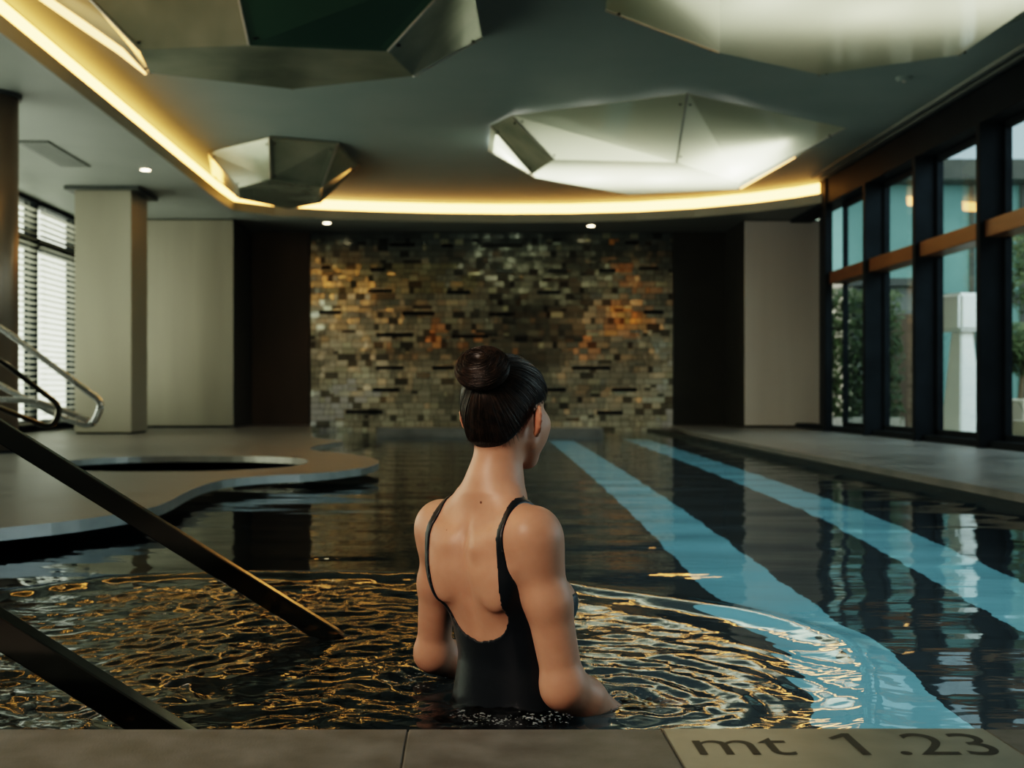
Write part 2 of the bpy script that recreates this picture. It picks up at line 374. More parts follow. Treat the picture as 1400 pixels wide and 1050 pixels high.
# columns
e = empty('square_column', (-4.88, 15.6, 0)); tag(e, 'square grey-beige clad column standing left of the wall block', 'column')
MB().box(-5.26, -4.50, 15.2, 15.96, 0.02, SOF - 0.04, bev=0.006).build('shaft', M['col'], e)
MB().box(-5.36, -4.38, 15.08, 16.06, SOF - 0.05, SOF - 0.001).build('capital', M['roofdark'], e)
MB().box(-5.24, -4.52, 15.22, 15.94, 0, 0.02).build('base', M['frame'], e)
e = empty('round_column', (-4.40, 10.5, 0)); tag(e, 'round bronze coloured column at the left picture edge', 'column')
MB().cyl((-4.40, 10.5), 0.235, 0.02, SOF - 0.03, 48).build('shaft', M['colround'], e, smooth=False)
MB().cyl((-4.40, 10.5), 0.26, SOF - 0.035, SOF - 0.001, 48).build('capital', M['roofdark'], e)
MB().cyl((-4.40, 10.5), 0.25, 0, 0.02, 48).build('base', M['frame'], e)
for o in bpy.data.objects:
    if o.name.startswith('shaft'):
        for p in o.data.polygons: p.use_smooth = len(p.vertices) == 4 and abs(p.normal.z) < .5 and o.parent and o.parent.name.startswith('round')

# ceiling fittings
for k, (px, py, lab) in enumerate(((199, 231, 'small round downlight in the soffit near the square column'), (447, 304, 'small round downlight above the left end of the tiled wall'), (808, 308, 'small round downlight above the right half of the tiled wall'))):
    x, y, z = at(px, py, SOF)
    e = empty('downlight', (x, y, SOF)); tag(e, lab, 'light', 'round downlights in the soffit')
    MB().cyl((x, y), 0.075, SOF - 0.012, SOF - 0.001, 24).build('trim_ring', M['white'], e)
    MB().cyl((x, y), 0.058, SOF - 0.016, SOF - 0.0125, 24).build('bulb', M['spot'], e)
e = empty('air_vent', (-4.76, 13.1, SOF)); tag(e, 'rectangular grey air vent in the soffit behind the round column', 'vent')
MB().box(-4.94, -4.58, 12.4, 13.8, SOF - 0.012, SOF - 0.001).build('frame', M['roofdark'], e)
s = MB()
for k in range(7): s.box(-4.91 + k * 0.047, -4.885 + k * 0.047, 12.44, 13.76, SOF - 0.018, SOF - 0.0125)
s.build('louvre', M['soffit'], e)
x, y, z = at(1236, 106, CEIL)
e = empty('smoke_detector', (x, y, CEIL)); tag(e, 'small round smoke detector on the ceiling below the top right pendant', 'detector')
MB().cyl((x, y), 0.06, CEIL - 0.035, CEIL - 0.001, 24, 0.085).build('housing', M['ceiling'], e)
MB().cyl((x, y), 0.02, CEIL - 0.042, CEIL - 0.0355, 16).build('sensor', M['white'], e)

# ================================================================ FACETED PENDANTS
def pendant(label, rim, bot, ztop, zbot, mats, lamp=None, led=None):
    R = [Vector(at(x, y, ztop)) for x, y in rim]; B = [Vector(at(x, y, zbot)) for x, y in bot]
    c = sum(R, Vector()) / len(R)
    e = empty('faceted_pendant', (c.x, c.y, CEIL)); tag(e, label, 'pendant light', None)
    n = len(R)
    for i in range(n):
        j = (i + 1) % n
        g = 0.012
        def ins(p, q): return p + (q - p) * 0.006
        MB().plate([ins(R[i], R[j]), ins(R[j], R[i]), ins(B[j], B[i]), ins(B[i], B[j])], 0.0 if mats[i] == 'lit' else 0.012).build('side_panel', M[mats[i]], e)
    MB().plate(B, 0.0 if mats[n] == 'lit' else 0.012).build('bottom_panel', M[mats[n]], e)
    # joint strips along the seams, and bolts at the corners
    for i in range(n): MB().tube([R[i], B[i]], 0.011, 6).build('seam', M['band'], e)
    for i in range(n):
        for t in (0.12, 0.88):
            for j in ((i + 1) % n, (i - 1) % n):
                p = B[i] + (R[i] - B[i]) * t; q = B[j] + (R[j] - B[j]) * t; p = p + (q - p).normalized() * 0.06
                if t > .5 or j == (i + 1) % n:
                    MB().ball((p.x, p.y, p.z - 0.012), 0.017, (1, 1, .6), 1).build('bolt', M['frame'], e)
    MB().prism([(c.x + (r.x - c.x) * 0.5, c.y + (r.y - c.y) * 0.5) for r in R], ztop + 0.005, CEIL - 0.001).build('ceiling_plate', M['white'], e)
    if led:
        i, j, t0, t1 = led
        a = B[i].lerp(B[j], t0); b = B[i].lerp(B[j], t1); up = Vector((0, 0, 0.015))
        MB().tube([a + up, b + up], 0.016, 6).build('glow_strip', M['rimglow'], e)
    return e, R, B
def lamp_in(B, z, energy, name, sx, sy, color=(1, 0.97, 0.82), off=(0, 0)):
    c = sum(B, Vector()) / len(B)
    l = bpy.data.lights.new(name, 'AREA'); l.energy = energy; l.color = color; l.shape = 'RECTANGLE'; l.size = sx; l.size_y = sy
    o = bpy.data.objects.new(name, l); COL.objects.link(o); o.location = (c.x + off[0], c.y + off[1], z)
    return o
def points_in(B, z, energy, dx, dy):
    c = sum(B, Vector()) / len(B); l = bpy.data.lights.new('pendant_bulb', 'POINT'); l.energy = energy; l.color = (1, 0.97, 0.82); l.shadow_soft_size = 0.12
    o = bpy.data.objects.new('pendant_bulb', l); COL.objects.link(o); o.location = (c.x + dx, c.y + dy, z)
s6 = ['smoky'] * 7
e, R, B = pendant('large smoky faceted ceiling pendant with a dark green panel, at top left',
        [(95, -30), (318, -40), (640, -50), (659, 52), (420, 95), (176, 58)], [(190, 68), (340, 62), (530, 70), (565, 104), (400, 122), (205, 100)], 3.59, 3.10,
        ['smoky', 'smokygreen', 'smoky', 'smoky', 'smoky', 'smoky', 'smoky'])
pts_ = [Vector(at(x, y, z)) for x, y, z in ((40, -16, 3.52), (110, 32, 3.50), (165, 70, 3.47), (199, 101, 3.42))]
MB().tube(pts_, [0.03, 0.034, 0.03, 0.008], 8).build('glow_strip', M['rimglow'], e)  # glowing tube in place of the cove's reflection on the left skirt
pendant('small smoky faceted ceiling pendant where the cove light bends',
        [(284, 208), (368, 188), (462, 196), (491, 226), (425, 260), (290, 240)], [(326, 257), (370, 245), (440, 256), (437, 278), (395, 286), (328, 272)], 3.59, 3.20, s6)
e, R, B = pendant('wide glowing white faceted pendant hanging over the far end of the pool',
        [(671, 172), (700, 158), (940, 128), (1157, 175), (1040, 236), (860, 248), (668, 206)], [(728, 238), (757, 218), (925, 222), (1012, 250), (1008, 259), (860, 266), (733, 243)], 3.59, 3.15,
        ['smoky', 'lit', 'lit', 'lit', 'lit', 'lit', 'lit', 'lit'], led=None)
e2 = MB().tube([Vector(at(1012, 257, 3.2)), Vector(at(1086, 214, 3.5))], 0.02, 6).build('glow_strip', M['rimglow'], e)
lamp_in(B, 3.54, 62, 'pendant_lamp', 3.4, 1.3)
for dx, dy in ((-1.4, 0), (-.5, .1), (.4, .1), (1.2, 0)): points_in(B, 3.42, 10, dx, dy)
e, R, B = pendant('huge glowing white faceted pendant cut off by the top right picture edge',
        [(835, -80), (828, 14), (1120, 84), (1322, 58), (1490, -15), (1450, -150), (1150, -190)], [(985, -60), (984, 72), (1120, 102), (1312, 75), (1450, -20), (1400, -120), (1150, -160)], 3.59, 3.12,
        ['lit', 'lit', 'lit', 'lit', 'lit', 'lit', 'lit', 'lit'])
lamp_in(B, 3.54, 13, 'pendant_lamp', 2.4, 1.2)
for dx, dy in ((-.7, 0), (.1, .2), (.8, 0)): points_in(B, 3.42, 3.0, dx, dy)

# ================================================================ DECKS AND POOL
near = [(0, 722), (91, 713), (155, 704), (201, 696), (229, 686), (247, 676), (265, 667), (293, 658), (330, 653), (375, 650), (420, 648), (457, 645), (503, 639), (521, 631),
        (505, 625), (466, 619), (432, 616.5), (421, 613.5), (428, 610), (445, 607), (468, 604), (466, 601.5), (440, 600), (424, 597), (427, 592)]
P = [at(x, y, 0)[:2] for x, y in near]
# round the outline off a little
def chaikin(p, k=2):
    for _ in range(k):
        q = [p[0]]
        for a, b in zip(p, p[1:]): q += [(a[0] * .75 + b[0] * .25, a[1] * .75 + b[1] * .25), (a[0] * .25 + b[0] * .75, a[1] * .25 + b[1] * .75)]
        p = q + [p[-1]]
    return p
P = chaikin(P, 1)
out = [(XL, 4.1), (-3.6, 4.25)] + P + [(-2.72, YF + 0.05), (XL, YF + 0.05)]
tub = [(-2.28 + 1.02 * math.cos(t) , 8.92 + (1.08 + 0.10 * math.cos(2 * t)) * math.sin(t)) for t in np.linspace(0, 2 * PI, 56, endpoint=False)]
def ring_band(name, pts, closed, z0, z1, m, parent, th=0.006, sgn=1):
    s = MB(); n = len(pts); op = offset(pts + [pts[0]], th * sgn)[:n] if closed else offset(pts, th * sgn)
    A = [(s.bm.verts.new((p[0], p[1], z0)), s.bm.verts.new((p[0], p[1], z1)), s.bm.verts.new((q.x, q.y, z1)), s.bm.verts.new((q.x, q.y, z0))) for p, q in zip(pts, op)]
    for i in range(n if closed else n - 1):
        a, b = A[i], A[(i + 1) % n]
        for k in range(4): s.bm.faces.new((a[k], b[k], b[(k + 1) % 4], a[(k + 1) % 4]))
    return s.build(name, m, parent)
fl = struct('floor', MB().prism(out, -0.05, 0.0, holes=[tub]), M['stone'], label='grey stone deck island with curved edge left of the pool')
ring_band('edge_band', out[1:-2], False, -0.052, 0.001, M['band'], fl, sgn=-1)
ring_band('tub_band', tub, True, -0.052, 0.001, M['band'], fl, sgn=1)
struct('floor_right', MB().prism([(3.02, YB), (3.02, 6.2), (3.04, 12), (3.10, 16), (3.5, YF + .05), (5.66, YF + .05), (5.66, 18.1), (XR + 0.02, 16.3), (XR + 0.02, YB)], -0.05, 0.0), M['stone'])
# near coping of slabs
xs = [-3.0, -2.0, -1.0, -0.098, 0.317, 0.843, 1.72, 3.018]
s = MB()
for a, b in zip(xs, xs[1:]):
    if abs(a - 0.317) > 1e-3: s.box(a + 0.0015, b - 0.0015, 0.9, 1.86, -0.06, 0.0, bev=0.002)
struct('floor_near', s, M['coping'])
struct('floor_near_joint', MB().box(-3, 3.018, 0.9, 1.855, -0.06, -0.003), M['pav'])
e = empty('depth_marker_plate', (0.58, 1.6, 0)); tag(e, 'metal pool depth marker plate reading mt 1 .23 in the coping', 'sign')
MB().box(0.3185, 0.8415, 0.9, 1.86, -0.0055, 0.0012, bev=0.0008).build('plate', M['plate'], e)
cu = bpy.data.curves.new('txt', 'FONT'); cu.body = 'mt 1 .23'; cu.extrude = 0.0
to = bpy.data.objects.new('txt', cu); COL.objects.link(to)
bpy.context.view_layer.update()
me = bpy.data.meshes.new_from_object(to.evaluated_get(bpy.context.evaluated_depsgraph_get()))
co = np.array([v.co for v in me.vertices]); lo, hi = co.min(0), co.max(0)
for v in me.vertices:
    v.co.x = 0.352 + (v.co.x - lo[0]) / (hi[0] - lo[0]) * (0.815 - 0.352)
    v.co.y = 1.722 + (v.co.y - lo[1]) / (hi[1] - lo[1]) * (1.832 - 1.722); v.co.z = 0.0016
bpy.data.objects.remove(to)
bm = bmesh.new(); bm.from_mesh(me); bm.verts.ensure_lookup_table(); seen = set()
for v0 in bm.verts:
    if v0 in seen: continue
    comp = [v0]; seen.add(v0)
    for q in comp:
        for ed in q.link_edges:
            w_ = ed.other_vert(q)
            if w_ not in seen: seen.add(w_); comp.append(w_)
    ix = {q: i for i, q in enumerate(comp)}; fs = {f for q in comp for f in q.link_faces}
    m2 = bpy.data.meshes.new('letter'); m2.from_pydata([tuple(q.co) for q in comp], [], [[ix[q] for q in f.verts] for f in fs]); link('character', m2, M['letter'], e)
bm.free(); bpy.data.meshes.remove(me)
for c_ in [c for c in e.children if c.name.startswith('character')]:
    xs_ = [v.co.x for v in c_.data.vertices]
    if 0.53 < sum(xs_) / len(xs_) < 0.64: bpy.data.objects.remove(c_)
q = [(0.612, 1.722), (0.598, 1.722), (0.598, 1.813), (0.576, 1.799), (0.572, 1.808), (0.601, 1.832), (0.612, 1.832)]
m2 = bpy.data.meshes.new('character'); m2.from_pydata([(a, b, 0.0016) for a, b in q], [], [list(range(len(q)))[::-1]]); link('character', m2, M['letter'], e)
# basin
FZ = -1.07
struct('pool_basin', MB().box(XL, XR, 0.9, YF, FZ - 0.1, FZ).box(XL, 3.03, 0.9, 1.83, FZ, -0.07).box(3.06, XR, 0.9, YF, FZ, -0.06).box(XL, -3.5, 1.83, YF, FZ, -0.06), M['basin'], label='dark tiled pool basin')
def stripe(pts, w, label):
    s = MB(); A = []
    for x, y in pts: A.append((s.bm.verts.new((x - w / 2, y, FZ + 0.004)), s.bm.verts.new((x + w / 2, y, FZ + 0.004))))
    for a, b in zip(A, A[1:]): s.bm.faces.new((a[0], a[1], b[1], b[0]))
    tag(s.build('lane_stripe', M['stripe']), label, 'lane marking', 'pale blue lane stripes on the pool floor')
stripe([(1.20, 1.84), (1.21, 3.2), (1.18, 5.1), (1.36, 17.2)], 0.36, 'pale blue tiled lane stripe on the pool floor, nearer the woman')
stripe([(2.10, 1.84), (2.16, 4.4), (2.33, 7.0), (2.50, 17.2)], 0.36, 'pale blue tiled lane stripe on the pool floor, nearer the windows')

# ---------------------------------------------------------------- water
def water():
    xs = np.concatenate([np.arange(-6.2, -2.4, 0.06), np.arange(-2.4, -1.5, 0.012), np.arange(-1.5, 1.3, 0.008), np.arange(1.3, 3.06, 0.013)])
    ys = [1.845]; 
    while ys[-1] < YF - 0.06: ys.append(ys[-1] + (0.0075 if ys[-1] < 4.3 else max(0.014, 0.0045 * ys[-1])))
    ys = np.minimum(np.array(ys), YF - 0.05); ys[-1] = YF - 0.05; X, Y = np.meshgrid(xs, ys, indexing='ij')
    cx, cy = -0.45, 2.75
    r = np.hypot(X - cx, Y - cy); ang = np.arctan2(Y - cy, X - cx)
    rf = 1.36 + 0.05 * np.sin(ang * 3 + 1) + 0.03 * np.sin(ang * 7)
    H = 0.0105 * np.exp(-((r - rf) / 0.060) ** 2) - 0.003 * np.exp(-((r - rf + 0.13) / 0.06) ** 2) + 0.0035 * np.exp(-((r - rf + 0.27) / 0.05) ** 2)
    inn = 1 / (1 + np.exp((r - rf) / 0.06))
    # rings round the body and round each submerged hand
    for (a, b, amp, lam, dec) in ((0.08, 2.42, 0.0030, 0.115, 0.50), (0.33, 2.42, 0.0024, 0.075, 0.30), (-0.08, 2.62, 0.0022, 0.085, 0.35), (-0.33, 3.05, 0.0012, 0.07, 0.35)):
        q = np.hypot(X - a, Y - b); H += amp * np.sin(2 * PI * q / lam + 1.3 * np.sin(3 * np.arctan2(Y - b, X - a))) * np.exp(-q / dec) * (0.15 + 0.85 * inn)
    # directional chop
    g = np.random.default_rng(3)
    for k in range(26):
        lam = g.uniform(0.07, 0.26); th = g.normal(PI / 2, 0.55); ph = g.uniform(0, 6.28); A = 0.0006 * (lam / 0.15)
        H += A * np.sin(2 * PI * (X * np.cos(th) + Y * np.sin(th)) / lam + ph) * inn * 0.75 * np.clip(1.1 - 0.9 * (X - 0.05) / 0.6, 0.22, 1.1)
    # fine capillary ripples inside the disturbed circle, bent round the body
    wx = X + 0.05 * np.sin(Y * 5 + 1) + 0.02 * np.sin(Y * 17 + X * 9); wy = Y + 0.05 * np.sin(X * 4.3) + 0.02 * np.sin(X * 15 + 2)
    inn3 = 1 / (1 + np.exp((r - rf + 0.24 + 0.06 * np.sin(ang * 5)) / 0.05))
    calm = inn3 * np.clip(1.1 - 0.9 * (X - 0.05) / 0.6, 0.20, 1.1)
    R1 = np.hypot(wx - 0.05, (wy - 2.45) * 1.0)
    for k in range(34):
        lam = g.uniform(0.030, 0.085); ph = g.uniform(0, 6.28); A = 0.00030 * (lam / 0.05)
        if k % 3: th = g.normal(PI / 2, 0.75); q = wx * np.cos(th) + wy * np.sin(th)
        else: q = R1 + g.uniform(-.1, .1) * wx
        env = 0.5 + 0.5 * np.sin(X * g.uniform(1.5, 5) + Y * g.uniform(1.5, 5) + g.uniform(0, 6))
        H += A * np.sin(2 * PI * q / lam + ph) * inn * env * calm
    far = np.clip((Y - 2) / 3, 0.15, 1)
    for k in range(22):
        lam = g.uniform(0.22, 0.9); th = g.normal(PI / 2, 0.28); ph = g.uniform(0, 6.28); A = 0.00022 * (lam / 0.3)
        H += A * np.sin(2 * PI * (X * np.cos(th) + Y * np.sin(th)) / lam + ph)
    # splash against the back of the body
    q = np.hypot((X - 0.03) / 1.0, (Y - 2.29) / 0.55)
    H += 0.010 * np.exp(-(q / 0.11) ** 2) * (0.4 + 0.6 * np.sin(X * 95 + 3 * np.sin(Y * 120)))
    nx, ny = X.shape
    V = np.column_stack([X.ravel(), Y.ravel(), (WZ + H).ravel()]).astype(np.float32)
    i, j = np.meshgrid(np.arange(nx - 1), np.arange(ny - 1), indexing='ij'); a = (i * ny + j).ravel()
    Fq = np.column_stack([a, a + ny, a + ny + 1, a + 1])
    me = bpy.data.meshes.new('water'); me.vertices.add(len(V)); me.vertices.foreach_set('co', V.ravel())
    me.loops.add(Fq.size); me.loops.foreach_set('vertex_index', Fq.ravel().astype(np.int32))
    me.polygons.add(len(Fq)); me.polygons.foreach_set('loop_start', np.arange(0, Fq.size, 4, dtype=np.int32))
    me.update(calc_edges=True); me.validate()
    m = bpy.data.materials.new('pool_water'); m.use_nodes = True; N, L = m.node_tree.nodes, m.node_tree.links; N.clear()
    o = N.new('ShaderNodeOutputMaterial')
    gl = N.new('ShaderNodeBsdfGlass'); gl.inputs['IOR'].default_value = 1.333; gl.inputs['Roughness'].default_value = 0.0; gl.inputs['Color'].default_value = (0.93, 0.98, 1.0, 1)
    tc = N.new('ShaderNodeTexCoord'); sep = N.new('ShaderNodeSeparateXYZ'); L.new(tc.outputs['Object'], sep.inputs[0])
    # inside the disturbed circle the fine ripples are stronger
    dv = N.new('ShaderNodeVectorMath'); dv.operation = 'DISTANCE'; dv.inputs[1].default_value = (cx, cy, WZ); L.new(tc.outputs['Object'], dv.inputs[0])
    mr = N.new('ShaderNodeMapRange'); mr.interpolation_type = 'SMOOTHSTEP'; mr.inputs[1].default_value = 0.9; mr.inputs[2].default_value = 1.35; mr.inputs[3].default_value = 1.0; mr.inputs[4].default_value = 0.0
    L.new(dv.outputs['Value'], mr.inputs[0])
    n1 = N.new('ShaderNodeTexNoise'); n1.inputs['Scale'].default_value = 34; n1.inputs['Detail'].default_value = 3; n1.inputs['Distortion'].default_value = 0.6
    mp1 = N.new('ShaderNodeMapping'); mp1.inputs['Scale'].default_value = (0.45, 1.3, 1); L.new(tc.outputs['Object'], mp1.inputs[0]); L.new(mp1.outputs[0], n1.inputs['Vector'])
    n2 = N.new('ShaderNodeTexNoise'); n2.inputs['Scale'].default_value = 3.2; n2.inputs['Detail'].default_value = 3
    mp2 = N.new('ShaderNodeMapping'); mp2.inputs['Scale'].default_value = (0.6, 1.9, 1); L.new(tc.outputs['Object'], mp2.inputs[0]); L.new(mp2.outputs[0], n2.inputs['Vector'])
    b1 = N.new('ShaderNodeBump'); b1.inputs['Distance'].default_value = 0.0042; L.new(n1.outputs[0], b1.inputs['Height'])
    st = N.new('ShaderNodeMath'); st.operation = 'MULTIPLY'; st.inputs[1].default_value = 0.18; L.new(mr.outputs[0], st.inputs[0]); L.new(st.outputs[0], b1.inputs['Strength'])
    b2 = N.new('ShaderNodeBump'); b2.inputs['Distance'].default_value = 0.0075; b2.inputs['Strength'].default_value = 0.5; L.new(n2.outputs[0], b2.inputs['Height'])
    L.new(b1.outputs[0], b2.inputs['Normal']); L.new(b2.outputs[0], gl.inputs['Normal']); L.new(gl.outputs[0], o.inputs[0])
    ob = link('pool_water', me, m, smooth=True); tag(ob, 'dark teal pool water with spreading ripples and amber glints', 'water', kind='stuff')
water()

sp = MB(); g = random.Random(21)
for k in range(230):
    t = g.random(); x = -0.03 + 0.235 * t + g.gauss(0, .006); y = 2.262 - 0.03 * math.sin(t * 3.1) + g.gauss(0, 0.016) + 0.012 * math.sin(t * 31); r_ = g.uniform(0.0006, 0.0012 + 0.0028 * g.random() ** 2)
    sp.ball((x, y, WZ + 0.004 + abs(g.gauss(0, 0.005))), r_, (1.6, 1, .6), 1)
for k in range(70):
    a = g.uniform(0, 6.28); q = g.uniform(0.02, 0.14); sp.ball((0.34 + q * math.cos(a), 2.36 + q * math.sin(a), WZ + 0.004), g.uniform(0.0008, 0.0024), (1.8, 1, .4), 1)
for k in range(45):
    a = g.uniform(0, 6.28); q = g.uniform(0.03, 0.08); sp.ball((-0.09 + q * math.cos(a), 2.57 + q * math.sin(a), WZ + 0.004), g.uniform(0.0008, 0.002), (1.8, 1, .4), 1)
ob = sp.build('water_splash', mat('splash_foam', (0.62, 0.72, 0.76), 0.06, **{'Transmission Weight': 0.55, 'IOR': 1.33}), smooth=True); tag(ob, 'small bright splash drops on the water behind the woman and round her arms', 'splash', kind='stuff')

# ================================================================ HANDRAILS
def rail(p0, p1, y, w, h, label, endcap=True):
    """flat bar in the plane y from p0=(x,z) to p1=(x,z), with a leg going down under water"""
    e = empty('handrail', (p1[0], y, p1[1])); tag(e, label, 'handrail', 'flat steel handrails of the pool steps')
    a = Vector((p0[0], y, p0[1])); b = Vector((p1[0], y, p1[1])); t = (b - a).normalized()
    path = [a, b]
    for k in range(1, 7):       # rounded turn downwards
        an = k / 6 * math.radians(58); path.append(path[-1] + (t * math.cos(an) + Vector((-0.5, 0, -0.86)) * math.sin(an)).normalized() * 0.012)
    s = MB().bar(path, w, h); o = s.build('rail', M['steel'], e)
    bv = o.modifiers.new('bevel', 'BEVEL'); bv.width = 0.003; bv.segments = 2
    MB().bar([(p1[0] - 0.02, y, p1[1] + 0.0), (p1[0] - 0.02, y, FZ)], w * 0.8, 0.03).build('post', M['steel'], e)
    xx = p0[0] + 0.12; zz = p0[1] - 0.08
    MB().bar([(xx, y, zz), (xx, y, FZ)], w * 0.8, 0.03).build('post', M['steel'], e)
sl = 288 / 470
x1 = (455 - VX) / F * 3.05; z1 = CH + (VY - 872) / F * 3.05
L1 = 1.7
rail((x1 - L1, z1 + L1 * 0.622), (x1, z1), 3.05, 0.030, 0.054, 'black steel handrail dipping into the water beside the woman')
y2 = 2.16; x2 = (270 - VX) / F * y2; z2 = CH + (VY - 1028) / F * y2
rail((x2 - L1, z2 + L1 * 0.622), (x2, z2), y2, 0.045, 0.058, 'dark steel handrail at the bottom left, ending behind the coping')

def loop_rail(y, pts_px, label, post_px=None, w=0.04, h=0.035, col='chrome'):
    pts = [Vector(((x - VX) / F * y, y, CH + (VY - p) / F * y)) for x, p in pts_px]
    # round the corners
    path = []
    for i, p in enumerate(pts):
        if i in (0, len(pts) - 1): path.append(p); continue
        a = (pts[i - 1] - p).normalized(); b = (pts[i + 1] - p).normalized(); r = 0.07
        for k in range(6):
            t = k / 5; path.append((p + a * r) * (1 - t) ** 2 + p * 2 * t * (1 - t) + (p + b * r) * t * t)
    e = empty('looped_handrail', (pts[0].x, y, 0)); tag(e, label, 'handrail')
    o = MB().bar(path, w, h).build('rail', M[col], e)
    bv = o.modifiers.new('bevel', 'BEVEL'); bv.width = 0.006; bv.segments = 2
    for (x, zt) in post_px or ():
        MB().bar([(x, y, zt), (x, y, 0.0)], w, 0.035).build('post', M[col], e)
        MB().box(x - .05, x + .05, y - .05, y + .05, 0, 0.012, bev=.003).build('base_plate', M[col], e)
yA, yB = 8.3, 7.6
xa = -3.62
loop_rail(yA, [(-70, 415), (0, 447), (141, 551), (126, 584), (84, 571), (-70, 490)], 'chrome looped handrail, the higher one, before the left window', [(-3.72, 1.13)], 0.05, 0.04)
loop_rail(yB, [(-90, 448), (0, 492), (84, 556), (72, 586), (5, 560), (-90, 520)], 'dark chrome looped handrail, the lower one, before the left window', [(-3.50, 0.97)], 0.045, 0.032, 'steel')
loop_rail(8.0, [(-60, 548), (0, 546), (48, 548), (88, 562), (120, 575)], 'short level chrome grab bar beside the looped handrails', [(-3.55, 0.48)], 0.05, 0.04)

# ================================================================ OUTSIDE
TZ = -0.16
struct('terrace', MB().box(XR + 0.1, 30, -3, 45, TZ - 0.1, TZ), M['terrace'])
e = empty('obelisk_sculpture', (6.33, 14.6, TZ)); tag(e, 'tall white tapered pillar sculpture with a block head outside the window', 'sculpture')
cx, cy = 6.34, 14.6
def frustum(name, z0, w0, z1, w1, bev=0.015):
    s = MB(); r = bmesh.ops.create_cube(s.bm, size=1)
    for v in r['verts']:
        w = w1 if v.co.z > 0 else w0; a = math.radians(18); x, y = v.co.x * w, v.co.y * w
        v.co = (cx + x * math.cos(a) - y * math.sin(a), cy + x * math.sin(a) + y * math.cos(a), z1 if v.co.z > 0 else z0)
    bmesh.ops.bevel(s.bm, geom=list(s.bm.edges), offset=bev, segments=3, affect='EDGES')
    return s.build(name, M['sculpt'], e)
frustum('shaft', TZ + 0.05, 0.39, 1.33, 0.19); frustum('head', 1.335, 0.43, 1.82, 0.40, 0.04); frustum('plinth', TZ, 0.5, TZ + 0.049, 0.5, 0.01)
def leaves(s, c, rad, n, size, seed):
    g = random.Random(seed)
    for k in range(n):
        d = Vector((g.gauss(0, 1), g.gauss(0, 1), g.gauss(0, 1))).normalized() * (g.random() ** 0.4)
        p = Vector(c) + Vector((d.x * rad[0], d.y * rad[1], d.z * rad[2]))
        u = Vector((g.gauss(0, 1), g.gauss(0, 1), g.gauss(0, 1))).normalized() * size; v = u.orthogonal().normalized() * size * 0.35
        s.bm.faces.new([s.bm.verts.new(q) for q in (p - u, p + v, p + u, p - v)])
    return s
def potted_tree(x, y, label, h=2.3, rad=(0.6, 0.6, 0.75), box=0.7, seed=1):
    e = empty('potted_tree', (x, y, TZ)); tag(e, label, 'plant')
    MB().box(x - box / 2, x + box / 2, y - box / 2, y + box / 2, TZ, TZ + 0.62, bev=0.02).build('planter', M['planter'], e)
    MB().tube([(x, y, TZ + 0.5), (x + 0.05, y, TZ + 1.2), (x - 0.03, y + 0.03, h)], [0.045, 0.035, 0.02]).build('trunk', M['bark'], e)
    leaves(MB(), (x, y, h), rad, 2600, 0.05, seed).build('foliage', M['leaf'], e)
potted_tree(7.5, 15.0, 'potted olive tree with grey-green crown outside, right of the white sculpture')
potted_tree(8.2, 16.9, 'small potted shrub far outside behind the second window', 1.2, (0.45, 0.45, 0.4), 0.6, 4)
e = empty('clipped_hedge', (6.6, 19.5, TZ)); tag(e, 'tall clipped green hedge outside behind the farthest right window', 'plant')
hs_ = MB(); g = random.Random(9)
for k in range(5200):
    p = Vector((g.uniform(6.0, 7.3), g.uniform(19.0, 19.7), g.uniform(TZ + .05, 2.3))); u = Vector((g.gauss(0, 1), g.gauss(0, 1), g.gauss(0, 1))).normalized() * 0.06; v = u.orthogonal().normalized() * 0.03
    hs_.bm.faces.new([hs_.bm.verts.new(q) for q in (p - u, p + v, p + u, p - v)])
hs_.build('foliage', M['leaf'], e)
MB().box(6.0, 7.3, 19.0, 19.7, TZ, TZ + 0.3, bev=0.02).build('planter', M['planter'], e)
e = empty('grass_planter', (6.75, 12.9, TZ)); tag(e, 'low beige planter with arching grass outside at the right edge', 'plant')
MB().box(6.2, 7.4, 12.5, 13.0, TZ, TZ + 0.4, bev=0.02).build('planter', M['planter'], e)
s = MB(); g = random.Random(5)
for k in range(160):
    x, y = g.uniform(6.3, 7.3), g.uniform(12.6, 12.9); dx, dy = g.gauss(0, .2), g.gauss(0, .15); hh = g.uniform(.3, .75)
    s.tube([(x, y, TZ + .35), (x + dx * .3, y + dy * .3, TZ + .35 + hh * .8), (x + dx, y + dy, TZ + .35 + hh * .75)], [0.006, 0.005, 0.001], 4)
s.build('foliage', M['leaf'], e)
e = empty('glass_building', (12, 26, TZ)); tag(e, 'teal glazed building with dark flat roof beyond the terrace', 'building')
MB().box(8, 22, 26, 34, TZ, 5.3).build('glazing', M['teal'], e)
MB().box(7.4, 22.4, 25.3, 34, 5.31, 5.75).build('roof', M['roofdark'], e)
s = MB()
for k in range(13): s.box(8 + k * 1.15, 8.09 + k * 1.15, 25.9, 25.999, TZ, 5.3)
s.box(7.95, 22, 25.9, 25.999, 2.6, 2.8)
s.build('mullion', M['roofdark'], e)
e = empty('terrace_pavilion', (9, 21, TZ)); tag(e, 'low grey rendered block with brown door outside, behind the second farthest window', 'building')
MB().box(7.1, 8.35, 21, 23, TZ, 2.5).build('wall', M['pav'], e)
MB().box(6.9, 8.5, 20.8, 23.2, 2.51, 2.65).build('roof', M['roofdark'], e)
MB().box(7.75, 8.2, 20.97, 20.999, TZ + .01, 2.0).build('door', M['brown'], e)

